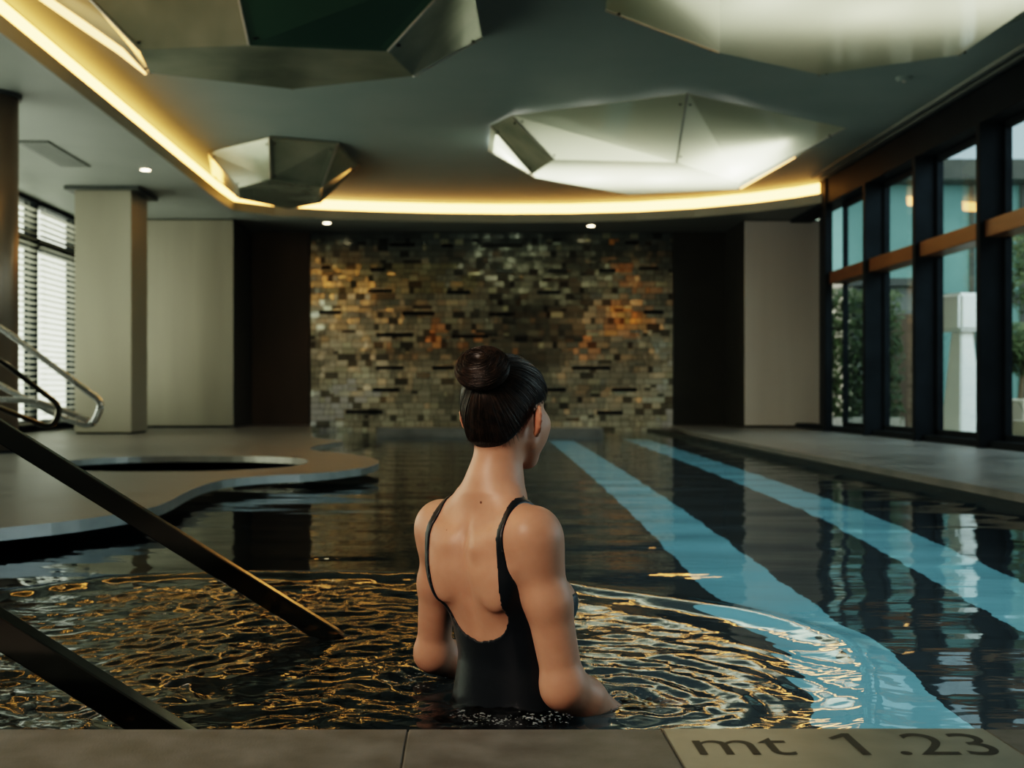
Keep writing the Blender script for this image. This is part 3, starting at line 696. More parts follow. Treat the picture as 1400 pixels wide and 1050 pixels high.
# ================================================================ LIGHT
w = bpy.data.worlds.new('World'); SC.world = w; w.use_nodes = True
N, L = w.node_tree.nodes, w.node_tree.links; N.clear()
o = N.new('ShaderNodeOutputWorld'); bg = N.new('ShaderNodeBackground'); tc = N.new('ShaderNodeTexCoord')
sp = N.new('ShaderNodeSeparateXYZ'); L.new(tc.outputs['Generated'], sp.inputs[0])
mr = N.new('ShaderNodeMapRange'); mr.interpolation_type = 'SMOOTHSTEP'; mr.inputs[1].default_value = -0.9; mr.inputs[2].default_value = 0.3
L.new(sp.outputs['X'], mr.inputs[0])
rp = N.new('ShaderNodeMix'); rp.data_type = 'RGBA'
rp.inputs[6].default_value = (4.2, 3.9, 3.0, 1); rp.inputs[7].default_value = (0.62, 0.80, 0.86, 1)
L.new(mr.outputs[0], rp.inputs[0]); L.new(rp.outputs[2], bg.inputs[0]); bg.inputs[1].default_value = 1.0
L.new(bg.outputs[0], o.inputs[0])
def area(name, loc, rot, sx, sy, energy, color, portal=False, spread=None):
    l = bpy.data.lights.new(name, 'AREA'); l.shape = 'RECTANGLE'; l.size = sx; l.size_y = sy; l.energy = energy; l.color = color
    if spread: l.spread = spread
    o = bpy.data.objects.new(name, l); COL.objects.link(o); o.location = loc; o.rotation_euler = rot
    if portal: l.cycles.is_portal = True
    return o
area('portal_right', (XR + 0.4, 8, 1.7), (0, -PI / 2, PI), 3.3, 16.5, 1, (1, 1, 1), True).rotation_euler = (0, PI / 2, 0)
area('portal_left', (XL - 0.3, 11.2, 1.7), (0, -PI / 2, 0), 3.2, 13.6, 1, (1, 1, 1), True)
area('underwater_fill', (1.75, 9.4, WZ - 0.06), (0, 0, 0), 2.6, 15.0, 58, (0.75, 0.95, 1.0))  # added light just under the surface, no visible fitting, brightens the lane stripes
def aim(o, p):
    o.rotation_euler = (Vector(p) - o.location).to_track_quat('-Z', 'Y').to_euler()
k = area('added_warm_fill', (-2.4, -0.2, 2.4), (0, 0, 0), 0.8, 0.8, 5.7, (1.0, 0.82, 0.68), spread=0.75); aim(k, (0.08, 2.35, 0.2))  # added fill without a visible source, aimed at the woman's back
k = area('added_right_fill', (6.6, 3.4, 1.9), (0, 0, 0), 3.0, 2.4, 80, (0.9, 0.97, 1.0)); aim(k, (0.3, 2.6, 0.1))  # added area light outside the windows, brightens the right edge of her arm
k = area('sculpture_fill', (9.0, 10.5, 4.5), (0, 0, 0), 3, 3, 260, (0.9, 1.0, 1.0)); aim(k, (6.3, 14.6, 0.9))  # added area light out of view, brightens the white sculpture
for lx, lz, sx, sz, e_, c_ in ((4.7, 3.0, 0.9, 0.7, 15, (1.0, .42, .10)), (-1.15, 2.5, 0.35, 0.7, 6, (1.0, .42, .10)), (0.15, 2.4, 0.4, 0.5, 4.5, (1.0, .42, .10)), (3.5, 2.0, 0.8, 0.3, 5, (1.0, .45, .14)), (-4.6, 2.9, 0.6, 1.6, 14, (1.0, .82, .62))):
    area('unseen_rear_light', (lx, YB + 0.02, lz), (PI / 2, 0, PI), sx, sz, e_, c_)  # unseen lights added behind the camera for the mosaic to mirror
for nm, px, py in (('downlight_lamp', 199, 231), ('downlight_lamp', 447, 304), ('downlight_lamp', 808, 308)):
    x, y, z = at(px, py, SOF); l = bpy.data.lights.new(nm, 'SPOT'); l.energy = 40; l.color = (1, .7, .4); l.spot_size = 1.6; l.spot_blend = 0.8; l.shadow_soft_size = 0.05
    ob = bpy.data.objects.new(nm, l); COL.objects.link(ob); ob.location = (x, y, SOF - 0.03)

cam = bpy.data.cameras.new('camera'); co = bpy.data.objects.new('camera', cam); COL.objects.link(co)
co.location = (0, 0, CH); co.rotation_euler = (PI / 2, 0, 0)
cam.sensor_width = 36; cam.lens = F / 1400 * 36; cam.shift_x = (700 - VX) / 1400; cam.shift_y = (VY - 525) / 1400
cam.clip_start = 0.05
cam.dof.use_dof = True; cam.dof.focus_distance = 2.33; cam.dof.aperture_fstop = 4.5
SC.camera = co
SC.view_settings.view_transform = 'Filmic'; SC.view_settings.look = 'High Contrast'; SC.view_settings.exposure = 0.06
SC.cycles.max_bounces = 8; SC.cycles.transparent_max_bounces = 12; SC.cycles.sample_clamp_indirect = 4.0
SC.cycles.use_denoising = True; SC.cycles.caustics_reflective = False; SC.cycles.caustics_refractive = False
# ================================================================ THE SWIMMER (one continuous body grown from a distance field)
def V3(*a): return np.array(a, dtype=np.float64)
TH = math.radians(45); TR = V3(math.cos(TH), -math.sin(TH), 0); TF = V3(math.sin(TH), math.cos(TH), 0)      # torso: her right, her front
HH = math.radians(31); HR = V3(math.cos(HH), -math.sin(HH), 0); HF = V3(math.sin(HH), math.cos(HH), 0); UP = V3(0, 0, 1)
H0 = V3(0.079, 2.42, 0.493)                                     # middle between the ears
def HP(u, v, z): return H0 + HR * u + HF * v + UP * z
gx = np.arange(-0.19, 0.50, 0.0034); gy = np.arange(2.14, 2.86, 0.0034)
gz = np.concatenate([np.arange(-1.075, -0.16, 0.009), np.arange(-0.16, 0.36, 0.0042), np.arange(0.36, 0.665, 0.0030)])
def new_field(): return np.full((len(gx), len(gy), len(gz)), 0.2, dtype=np.float32)
def sub(lo, hi, m=0.05):
    s = []
    for g, a, b in zip((gx, gy, gz), lo, hi):
        i = max(0, int(np.searchsorted(g, a - m)) - 1); j = min(len(g), int(np.searchsorted(g, b + m)) + 1)
        if j <= i: return None
        s.append(slice(i, j))
    return tuple(s)
def grid(s):
    return gx[s[0]][:, None, None].astype(np.float32), gy[s[1]][None, :, None].astype(np.float32), gz[s[2]][None, None, :].astype(np.float32)
def smin(a, b, k):
    if k <= 0: return np.minimum(a, b)
    h = np.clip(k - np.abs(a - b), 0, None) / k
    return np.minimum(a, b) - h * h * k * 0.25
def smax(a, b, k): return -smin(-a, -b, k)
def apply(Fd, lo, hi, fn, k=0.0, op='add', m=0.06):
    s = sub(lo, hi, m)
    if s is None: return
    X, Y, Z = grid(s); d = fn(X, Y, Z)
    Fd[s] = smin(Fd[s], d, k) if op == 'add' else smax(Fd[s], -d, k)
def cone(Fd, a, b, ra, rb, k=0.02, op='add'):
    a, b = np.array(a, float), np.array(b, float); ba = b - a; L2 = float(ba @ ba)
    def fn(X, Y, Z):
        px, py, pz = X - a[0], Y - a[1], Z - a[2]
        t = np.clip((px * ba[0] + py * ba[1] + pz * ba[2]) / L2, 0, 1)
        return np.sqrt((px - t * ba[0]) ** 2 + (py - t * ba[1]) ** 2 + (pz - t * ba[2]) ** 2) - (ra + (rb - ra) * t)
    r = max(ra, rb); apply(Fd, np.minimum(a, b) - r, np.maximum(a, b) + r, fn, k, op)
def ell(Fd, c, rad, R, Fv, k=0.02, op='add', Uv=UP):
    c = np.array(c, float)
    def fn(X, Y, Z):
        px, py, pz = X - c[0], Y - c[1], Z - c[2]
        u = (px * R[0] + py * R[1] + pz * R[2]) / rad[0]; v = (px * Fv[0] + py * Fv[1] + pz * Fv[2]) / rad[1]; w = (px * Uv[0] + py * Uv[1] + pz * Uv[2]) / rad[2]
        k0 = np.sqrt(u * u + v * v + w * w); k1 = np.sqrt((u / rad[0]) ** 2 + (v / rad[1]) ** 2 + (w / rad[2]) ** 2) + 1e-6
        return k0 * (k0 - 1) / k1
    r = max(rad); apply(Fd, c - r, c + r, fn, k, op)
# torso as lofted sections : height, centre x, centre y, half width, half depth
SEC = np.array([(-0.36, .098, 2.440, .110, .080), (-0.28, .098, 2.435, .158, .104), (-0.20, .096, 2.430, .163, .108), (-0.10, .092, 2.424, .134, .092), (-0.01, .087, 2.418, .114, .079),
                (0.06, .076, 2.414, .118, .080), (0.12, .063, 2.408, .132, .087), (0.18, .051, 2.402, .145, .089), (0.23, .044, 2.400, .148, .082), (0.27, .043, 2.398, .140, .068), (0.305, .046, 2.399, .098, .050), (0.335, .050, 2.401, .052, .044)])
def torso_axis(z): return V3(np.interp(z, SEC[:, 0], SEC[:, 1]), np.interp(z, SEC[:, 0], SEC[:, 2]), z)
def TP(u, v, z): return torso_axis(z) + TR * u + TF * v
def smooth_interp(z, col):
    zz = np.linspace(-1.2, 0.8, 800); y = np.interp(zz, SEC[:, 0], SEC[:, col]); kx = np.arange(-12, 13); kk = np.exp(-(kx / 5.0) ** 2); kk /= kk.sum()
    return np.interp(z, zz, np.convolve(np.pad(y, 12, 'edge'), kk, 'valid')).astype(np.float32)
def local(X, Y, Z):
    cx, cy = smooth_interp(Z.ravel(), 1)[None, None, :], smooth_interp(Z.ravel(), 2)[None, None, :]
    dx, dy = X - cx, Y - cy
    return dx * TR[0] + dy * TR[1], dx * TF[0] + dy * TF[1]
def torso_fn(X, Y, Z):
    z = Z.ravel(); a = smooth_interp(z, 3)[None, None, :]; b = smooth_interp(z, 4)[None, None, :]
    u, v = local(X, Y, Z)
    n = 2.35
    r = (np.abs(u / a) ** n + np.abs(v / b) ** n) ** (1 / n)
    d = (r - 1) * np.minimum(a, b) * 0.9
    dz = np.maximum(Z - 0.325, -0.33 - Z); d = np.maximum(d, dz)
    # furrow of the spine
    g = np.clip((Z - 0.045) / 0.08, 0, 1) * np.clip((0.315 - Z) / 0.06, 0, 1)
    d = d + 0.0075 * np.exp(-(u / 0.015) ** 2) * np.clip(-v / 0.04, 0, 1) * g
    return d.astype(np.float32)
body = new_field()
apply(body, (-0.15, 2.2, -0.36), (0.33, 2.65, 0.34), torso_fn, 0.0)
SR = V3(0.133, 2.285, 0.268); SL = V3(-0.060, 2.500, 0.262)
NK = V3(0.060, 2.405, 0.335)
# neck and trapezius
cone(body, V3(0.056, 2.398, 0.295), HP(0.0, -0.026, -0.045), 0.053, 0.0515, 0.035)
cone(body, NK + UP * 0.02 - TF * .012, SR + UP * 0.018 - TF * 0.006 - TR * .035, 0.036, 0.027, 0.05)
cone(body, NK + UP * 0.02 - TF * .012, SL + UP * 0.018 - TF * 0.006 + TR * .035, 0.036, 0.027, 0.05)
# collar bones, shoulder blades
for s, S in ((1, SR), (-1, SL)):
    cone(body, TP(0.02 * s, 0.035, 0.285), S + TF * .015 + UP * .01, 0.016, 0.018, 0.03)
    ell(body, TP(0.078 * s, -0.066, 0.185), (0.040, 0.020, 0.072), TR, TF, 0.03)
    cone(body, TP(0.045 * s, -0.062, 0.235), S - TF * 0.022 + UP * 0.006, 0.014, 0.022, 0.03)
    ell(body, TP(0.070 * s, 0.078, 0.105), (0.058, 0.062, 0.060), TR, TF, 0.03)
    ell(body, TP(0.070 * s, -0.070, -0.235), (0.085, 0.075, 0.085), TR, TF, 0.04)       # seat
core = body.copy()
# legs
def leg(s, foot):
    hip = TP(0.085 * s, 0.0, -0.29); knee = V3(*(TP(0.08 * s, 0.02, -0.36)[:2]), -0.62) + foot * .5; ank = V3(knee[0], knee[1], -0.99) + foot * .5
    cone(body, hip, knee, 0.088, 0.054, 0.03); cone(body, knee, knee * .5 + ank * .5 - TF * .012, 0.052, 0.050, 0.02); cone(body, knee * .5 + ank * .5 - TF * .012, ank, 0.050, 0.034, 0.02)
    cone(body, ank - TF * 0.03 - UP * 0.035, ank + TF * 0.13 - UP * 0.05, 0.034, 0.026, 0.02)
leg(1, V3(0.02, 0.03, 0)); leg(-1, V3(-0.01, -0.02, 0))
arm_base = None
def arm(S, E, W, HDIR, r0, r1, r2, rel, out, k=0.03):
    """shoulder, elbow, wrist; tapered upper arm, forearm and a hand with five fingers"""
    A = new_field()
    mid = S * .55 + E * .45 + out * 0.001
    ell(A, S + out * 0.004 - UP * 0.012, (r0 * 1.0, r0 * 1.0, r0 * 1.3), TR, TF, 0.0)
    cone(A, S - UP * .02, mid, r0 * 0.98, r1, 0.04); cone(A, mid, E, r1, r2, 0.02)
    d = (W - E) / np.linalg.norm(W - E); bulge = E + d * 0.065
    ell(A, E - d * 0.002, (rel, rel, rel), TR, TF, 0.03)
    cone(A, E, bulge, r2 * 0.95, r2 * 1.04, 0.03); cone(A, bulge, W, r2 * 1.02, 0.027, 0.03)
    # hand: palm plus four fingers and a thumb
    f = HDIR / np.linalg.norm(HDIR); side = np.cross(f, UP); side /= np.linalg.norm(side); nrm = np.cross(side, f)
    P0 = W + f * 0.01; P1 = W + f * 0.085
    for q in (-0.026, -0.009, 0.009, 0.026): cone(A, P0 + side * q * 0.65, P1 + side * q, 0.0135, 0.0105, 0.012)
    lens = (0.062, 0.074, 0.070, 0.054); offs = (0.030, 0.0105, -0.0095, -0.028)
    for q, l, sp in zip(offs, lens, (0.22, 0.06, -0.08, -0.24)):
        a0 = P1 + side * q; dr = f + side * sp; dr /= np.linalg.norm(dr); d2 = dr - nrm * 0.25; d2 /= np.linalg.norm(d2); d3 = dr - nrm * 0.5; d3 /= np.linalg.norm(d3)
        a1 = a0 + dr * l * 0.42; a2 = a1 + d2 * l * 0.32; a3 = a2 + d3 * l * 0.26
        cone(A, a0, a1, 0.0088, 0.0080, 0.004); cone(A, a1, a2, 0.0080, 0.0074, 0.003); cone(A, a2, a3, 0.0073, 0.0060, 0.003)
    return A, (W, f, side, nrm)
def thumb(A, W, f, side, nrm, s):
    t0 = W + f * 0.022 + side * 0.018 * s; d1 = f * .65 + side * .75 * s - nrm * .2; d1 /= np.linalg.norm(d1); d2 = f * .9 + side * .4 * s - nrm * .2; d2 /= np.linalg.norm(d2)
    cone(A, t0, t0 + d1 * 0.042, 0.013, 0.0098, 0.01); cone(A, t0 + d1 * 0.042, t0 + d1 * 0.042 + d2 * 0.032, 0.0094, 0.0085, 0.003); cone(A, t0 + d1 * 0.042 + d2 * 0.032, t0 + d1 * 0.042 + d2 * 0.058, 0.0085, 0.0062, 0.003)
ER = V3(0.193, 2.288, -0.042); WR = V3(0.345, 2.42, -0.165)
EL = V3(-0.078, 2.585, -0.042); WL = V3(0.075, 2.715, -0.125)
AR, h = arm(SR, ER, WR, V3(0.70, 0.62, -0.10), 0.0470, 0.0462, 0.0405, 0.0345, TR); thumb(AR, *h, -1 if np.dot(h[2], V3(-0.62, 0.7, 0)) < 0 else 1)
AL, h = arm(SL, EL, WL, V3(0.55, 0.75, -0.05), 0.0445, 0.0415, 0.0372, 0.0310, -TR); thumb(AL, *h, -1 if np.dot(h[2], V3(0.8, -0.6, 0)) < 0 else 1)
# the arms melt into the body only near the shoulder, lower down they just touch it
kz = np.clip((gz - 0.10) / 0.10, 0, 1)[None, None, :].astype(np.float32) * 0.034 + 0.003
for A in (AR, AL):
    h = np.clip(kz - np.abs(body - A), 0, None) / kz; body = np.minimum(body, A) - h * h * kz * 0.25
del AR, AL
trunk = body.copy()
# head
def head_parts(Fd, hair=0.0):
    hair = hair * 0.8
    ell(Fd, HP(0, -0.012, 0.048), (0.073 + hair, 0.094 + hair, 0.082 + hair), HR, HF, 0.0 if hair else 0.02)
    ell(Fd, HP(0, -0.045, 0.005), (0.056 + hair, 0.050 + hair, 0.060 + hair * .6), HR, HF, 0.03)
    ell(Fd, HP(0, 0.030, 0.050), (0.066 + hair, 0.062 + hair, 0.060 + hair), HR, HF, 0.03)
head = new_field(); head_parts(head)
ell(head, HP(0, 0.040, -0.028), (0.056, 0.055, 0.062), HR, HF, 0.025)
ell(head, HP(0, 0.062, -0.075), (0.034, 0.034, 0.028), HR, HF, 0.03)       # chin
for s in (-1, 1):
    cone(head, HP(0.052 * s, 0.012, -0.050), HP(0.022 * s, 0.066, -0.088), 0.017, 0.013, 0.03)   # jaw
    ell(head, HP(0.042 * s, 0.048, -0.020), (0.033, 0.040, 0.046), HR, HF, 0.02); ell(head, HP(0.046 * s, 0.062, -0.008), (0.022, 0.020, 0.018), HR, HF, 0.02)                 # cheekbone
    ell(head, HP(0.029 * s, 0.094, 0.022), (0.017, 0.012, 0.012), HR, HF, 0.008, 'sub')          # eye socket
    ell(head, HP(0.029 * s, 0.080, 0.021), (0.013, 0.013, 0.0115), HR, HF, 0.003)
    cone(head, HP(0.012 * s, 0.098, 0.036), HP(0.042 * s, 0.084, 0.040), 0.006, 0.005, 0.008)
cone(head, HP(0, 0.094, 0.028), HP(0, 0.114, -0.014), 0.007, 0.0095, 0.01)
for s in (-1, 1): ell(head, HP(0.011 * s, 0.105, -0.017), (0.008, 0.009, 0.007), HR, HF, 0.006)
cone(head, HP(-0.017, 0.090, -0.041), HP(0.017, 0.090, -0.041), 0.0062, 0.0062, 0.006); cone(head, HP(-0.014, 0.090, -0.051), HP(0.014, 0.090, -0.051), 0.0068, 0.0068, 0.006)
body = smin(body, head, 0.022)
# ears: a rim, a hollow, a lobe
for s in (-1, 1):
    c = HP(0.0765 * s, -0.004, -0.002); back = (-HF * 0.80 + HR * s * 0.60)
    ell(body, c + back * 0.008, (0.0065, 0.0175, 0.0265), HR * 0.80 + HF * s * 0.6, -HF * .8 + HR * s * .6, 0.007)
    pts = []
    for k in range(9):
        an = math.radians(-60 + k * 33); pts.append(c + back * (0.008 + 0.0165 * math.cos(an - 0.5)) + UP * (0.003 + 0.0265 * math.sin(an - 0.15)) + HR * s * 0.005)
    for a, b in zip(pts, pts[1:]): cone(body, a, b, 0.0042, 0.0042, 0.002)
    ell(body, c + back * 0.008 + HR * s * 0.0115 + UP * .002, (0.006, 0.0095, 0.0165), HR, HF, 0.003, 'sub')
    ell(body, c + back * 0.003 - UP * 0.026, (0.0055, 0.0085, 0.0085), HR, HF, 0.006)

def surface(Fd, name, m, parent=None, smooth=2, keep=None):
    ins = Fd < 0
    cnt = np.zeros(tuple(n - 1 for n in Fd.shape), dtype=np.int8)
    for a in (0, 1):
        for b in (0, 1):
            for c in (0, 1): cnt += ins[a:a + cnt.shape[0], b:b + cnt.shape[1], c:c + cnt.shape[2]]
    mix = (cnt > 0) & (cnt < 8); ci, cj, ck = np.nonzero(mix)
    idx = np.full(cnt.shape, -1, dtype=np.int32); idx[ci, cj, ck] = np.arange(len(ci))
    acc = np.zeros((len(ci), 3)); num = np.zeros(len(ci)); G = (gx, gy, gz)
    cor = [(a, b, c) for a in (0, 1) for b in (0, 1) for c in (0, 1)]
    for p in cor:
        for ax in range(3):
            if p[ax]: continue
            q = list(p); q[ax] = 1
            f0 = Fd[ci + p[0], cj + p[1], ck + p[2]]; f1 = Fd[ci + q[0], cj + q[1], ck + q[2]]
            cr = (f0 < 0) != (f1 < 0); t = np.where(cr, f0 / np.where(cr, f0 - f1, 1), 0)
            P = np.column_stack([G[0][ci + p[0]], G[1][cj + p[1]], G[2][ck + p[2]]]); Q = np.column_stack([G[0][ci + q[0]], G[1][cj + q[1]], G[2][ck + q[2]]])
            acc[cr] += (P + (Q - P) * t[:, None])[cr]; num += cr
    V = acc / num[:, None]; Fc = []
    for ax in range(3):
        sl0 = [slice(None)] * 3; sl1 = [slice(None)] * 3; sl0[ax] = slice(0, -1); sl1[ax] = slice(1, None)
        A, B = ins[tuple(sl0)], ins[tuple(sl1)]; e = np.nonzero(A != B); e = np.array(e); o1, o2 = [k for k in range(3) if k != ax]
        ok = (e[o1] > 0) & (e[o2] > 0) & (e[o1] < Fd.shape[o1] - 1) & (e[o2] < Fd.shape[o2] - 1); e = e[:, ok]
        def cell(d1, d2):
            q = e.copy(); q[o1] -= d1; q[o2] -= d2; return idx[q[0], q[1], q[2]]
        quad = np.column_stack([cell(0, 0), cell(1, 0), cell(1, 1), cell(0, 1)])
        flip = A[e[0], e[1], e[2]] if ax != 1 else ~A[e[0], e[1], e[2]]
        quad[~flip] = quad[~flip][:, ::-1]; Fc.append(quad)
    Fc = np.concatenate(Fc); Fc = Fc[(Fc >= 0).all(1)]
    ed = np.concatenate([Fc[:, [0, 1]], Fc[:, [1, 2]], Fc[:, [2, 3]], Fc[:, [3, 0]]])
    for it in range(smooth):
        for lam in (0.5, -0.51):
            S = np.zeros_like(V); n = np.zeros(len(V)); np.add.at(S, ed[:, 0], V[ed[:, 1]]); np.add.at(S, ed[:, 1], V[ed[:, 0]]); np.add.at(n, ed[:, 0], 1); np.add.at(n, ed[:, 1], 1)
            V = V + lam * (S / np.maximum(n, 1)[:, None] - V)
    # largest island only
    if keep:
        par = np.arange(len(V))
        while True:
            mn = np.minimum(par[ed[:, 0]], par[ed[:, 1]]); new = par.copy(); np.minimum.at(new, ed[:, 0], mn); np.minimum.at(new, ed[:, 1], mn); new = new[new]
            if (new == par).all(): break
            par = new
        root = np.bincount(par).argmax(); good = par == root; remap = np.cumsum(good) - 1; Fc = remap[Fc[good[Fc[:, 0]]]]; V = V[good]
    me = bpy.data.meshes.new(name); me.vertices.add(len(V)); me.vertices.foreach_set('co', V.astype(np.float32).ravel())
    me.loops.add(Fc.size); me.loops.foreach_set('vertex_index', Fc.ravel().astype(np.int32)); me.polygons.add(len(Fc)); me.polygons.foreach_set('loop_start', np.arange(0, Fc.size, 4, dtype=np.int32))
    me.update(calc_edges=True); me.validate()
    return link(name, me, m, parent, smooth=True)

# skin
sk = mat('skin', (0.56, 0.32, 0.21), 0.46, **{'Subsurface Weight': 0.12, 'Subsurface Scale': 0.012, 'Subsurface Radius': (1.0, 0.35, 0.2), 'Specular IOR Level': 0.42})
N, L, b = nodes(sk); tc = N.new('ShaderNodeTexCoord')
n1 = N.new('ShaderNodeTexNoise'); n1.inputs['Scale'].default_value = 14; n1.inputs['Detail'].default_value = 4; L.new(tc.outputs['Object'], n1.inputs['Vector'])
cr = N.new('ShaderNodeValToRGB'); cr.color_ramp.elements[0].position = .3; cr.color_ramp.elements[1].position = .7; cr.color_ramp.elements[0].color = (0.53, 0.29, 0.195, 1); cr.color_ramp.elements[1].color = (0.63, 0.365, 0.255, 1)
L.new(n1.outputs[0], cr.inputs[0]); last = cr.outputs[0]
def blend_ball(c, r0, r1, col, amount):
    global last
    dn = N.new('ShaderNodeVectorMath'); dn.operation = 'DISTANCE'; dn.inputs[1].default_value = tuple(c); L.new(tc.outputs['Object'], dn.inputs[0])
    q = N.new('ShaderNodeMapRange'); q.inputs[1].default_value = r0; q.inputs[2].default_value = r1; q.inputs[3].default_value = amount; q.inputs[4].default_value = 0; L.new(dn.outputs['Value'], q.inputs[0])
    mx = N.new('ShaderNodeMix'); mx.data_type = 'RGBA'; mx.inputs[7].default_value = (*col, 1); L.new(q.outputs[0], mx.inputs[0]); L.new(last, mx.inputs[6]); last = mx.outputs[2]
for s in (-1, 1): blend_ball(HP(0.083 * s, -0.014, 0), 0.012, 0.034, (0.60, 0.19, 0.12), 0.5)
blend_ball(HP(0, 0.096, -0.046), 0.010, 0.020, (0.55, 0.16, 0.13), 0.8)
MOLES = [(657, 687, 0.0022), (609, 757, 0.0016), (594, 760, 0.0015), (630, 844, 0.0014), (611, 725, 0.001)]
def hit(px, py, Fd):
    """where the sight line through a photo pixel meets the body"""
    for y in np.arange(2.2, 2.8, 0.001):
        x = (px - VX) / F * y; z = CH + (VY - py) / F * y
        i, j, k = np.searchsorted(gx, x), np.searchsorted(gy, y), np.searchsorted(gz, z)
        if 0 < i < len(gx) and j < len(gy) and k < len(gz) and Fd[i, j, k] < 0: return V3(x, y, z)
    return V3(0, 0, 5)
for px, py, r in MOLES: blend_ball(hit(px, py, body), r, r * 1.7, (0.10, 0.035, 0.02), 0.9)
L.new(last, b.inputs['Base Color'])
n2 = N.new('ShaderNodeTexNoise'); n2.inputs['Scale'].default_value = 420; n2.inputs['Detail'].default_value = 2; L.new(tc.outputs['Object'], n2.inputs['Vector'])
bp = N.new('ShaderNodeBump'); bp.inputs['Strength'].default_value = 0.12; bp.inputs['Distance'].default_value = 0.0012; L.new(n2.outputs[0], bp.inputs['Height']); L.new(bp.outputs[0], b.inputs['Normal'])
person = surface(body, 'person', sk, smooth=3, keep=True)
tag(person, 'woman in a black low-backed swimsuit standing waist-deep in the pool, seen from behind', 'person')

# swimsuit : the body surface a little thicker, cut along neckline, arm holes and leg line
X, Y, Z = grid((slice(None),) * 3); u, v = local(X, Y, Z)
z1 = gz.astype(np.float32)
w_back = np.interp(z1, (0.032, 0.036, 0.044, 0.056, 0.075, 0.10, 0.14, 0.20, 0.25, 0.30, 0.36), (-0.03, 0.018, 0.044, 0.064, 0.080, 0.090, 0.098, 0.101, 0.100, 0.096, 0.094))
w_front = np.interp(z1, (0.15, 0.165, 0.20, 0.29, 0.36), (-0.02, 0.03, 0.07, 0.092, 0.094))
t = np.interp(z1, (0.10, 0.14, 0.17, 0.20, 0.25, 0.36), (0.30, 0.065, 0.030, 0.021, 0.018, 0.016))
for arr in (w_back, w_front, t):
    pad = np.pad(arr, 2, 'edge'); arr[:] = (pad[:-4] + pad[1:-3] + pad[2:-2] + pad[3:-1] + pad[4:]) / 5
wv = np.clip((v + 0.02) / 0.04, 0, 1); wn = w_back[None, None, :] * (1 - wv) + w_front[None, None, :] * wv
au = np.abs(u)
reg = np.maximum(wn - au, au - (wn + t[None, None, :]))
reg = np.maximum(reg, (-0.27 - Z) - np.maximum(0, 0.16 - au) * 0.6 + 0.03)          # leg line, under water
sb = np.clip((Z - 0.165) / 0.05, 0, 1); base = core * (1 - sb) + trunk * sb; suit = np.maximum(base - 0.0034, reg * 0.7).astype(np.float32); suit = np.maximum(suit, -(base + 0.006)); del sb, base, trunk; del X, Y, Z, u, v, reg, wn
fab = mat('swimsuit_fabric', (0.006, 0.011, 0.017), 0.42, **{'Sheen Weight': 0.15, 'Sheen Roughness': 0.4})
N, L, b = nodes(fab); n2 = N.new('ShaderNodeTexNoise'); n2.inputs['Scale'].default_value = 60; tc = N.new('ShaderNodeTexCoord'); L.new(tc.outputs['Object'], n2.inputs['Vector'])
bp = N.new('ShaderNodeBump'); bp.inputs['Strength'].default_value = 0.15; bp.inputs['Distance'].default_value = 0.003; L.new(n2.outputs[0], bp.inputs['Height']); L.new(bp.outputs[0], b.inputs['Normal'])
so = surface(suit, 'swimsuit', fab, person, smooth=8, keep=True); so['label'] = 'black one-piece swimsuit with a deep U back and narrow straps'
del suit

# hair : cap over the skull, bun, then combed strands lying on both
def hairline(vv):           # height of the hairline (head coordinates) by front-back position
    return np.interp(vv, (-0.12, -0.090, -0.072, -0.052, -0.034, -0.012, 0.002, 0.030, 0.055, 0.075, 0.095), (-0.076, -0.073, -0.062, -0.040, -0.016, 0.014, 0.030, 0.036, 0.056, 0.078, 0.098))
hf = new_field(); head_parts(hf, 0.0085)
ell(hf, HP(-0.004, -0.052, -0.028), (0.044, 0.032, 0.048), HR, HF, 0.03)
X, Y, Z = grid((slice(None),) * 3)
dx, dy = X - H0[0], Y - H0[1]; hv = dx * HF[0] + dy * HF[1]; hz = Z - H0[2]
cut = (hairline(hv) - hz) * 0.55
hf2 = hf + 0.0065 * np.exp(-np.clip(hz - hairline(hv), 0, None) / 0.014).astype(np.float32)
hair = smax(hf2, cut.astype(np.float32), 0.006); hair = np.maximum(hair, -(head + 0.010)); del hf2, cut, hv, hz, dx, dy, X, Y, Z
BC = HP(0.006, -0.108, 0.107); BD = HP(0, -0.05, 0.06) - BC; BD = -BD / np.linalg.norm(BD)      # bun centre, outward axis
b1 = np.cross(BD, UP); b1 /= np.linalg.norm(b1); b2 = np.cross(b1, BD)
ell(hair, BC, (0.057, 0.038, 0.049), b1, BD, 0.006, Uv=b2); ell(hair, BC + BD * 0.046, (0.016, 0.018, 0.012), b1, BD, 0.02, 'sub', Uv=b2)
hm = mat('dark_brown_hair', (0.016, 0.010, 0.007), 0.42, **{'Specular IOR Level': 0.35})
ho = surface(hair, 'hair', hm, person, smooth=3, keep=True); ho['label'] = 'dark brown hair combed up into a bun'
hs = mat('hair_strand', (0.026, 0.016, 0.011), 0.34); N, L, b = nodes(hs)
oi = N.new('ShaderNodeTexNoise'); oi.inputs['Scale'].default_value = 90; tc = N.new('ShaderNodeTexCoord'); L.new(tc.outputs['Object'], oi.inputs['Vector'])
cr = N.new('ShaderNodeValToRGB'); cr.color_ramp.elements[0].position = .35; cr.color_ramp.elements[1].position = .7; cr.color_ramp.elements[0].color = (0.010, 0.007, 0.005, 1); cr.color_ramp.elements[1].color = (0.055, 0.033, 0.020, 1)
L.new(oi.outputs[0], cr.inputs[0]); L.new(cr.outputs[0], b.inputs['Base Color'])
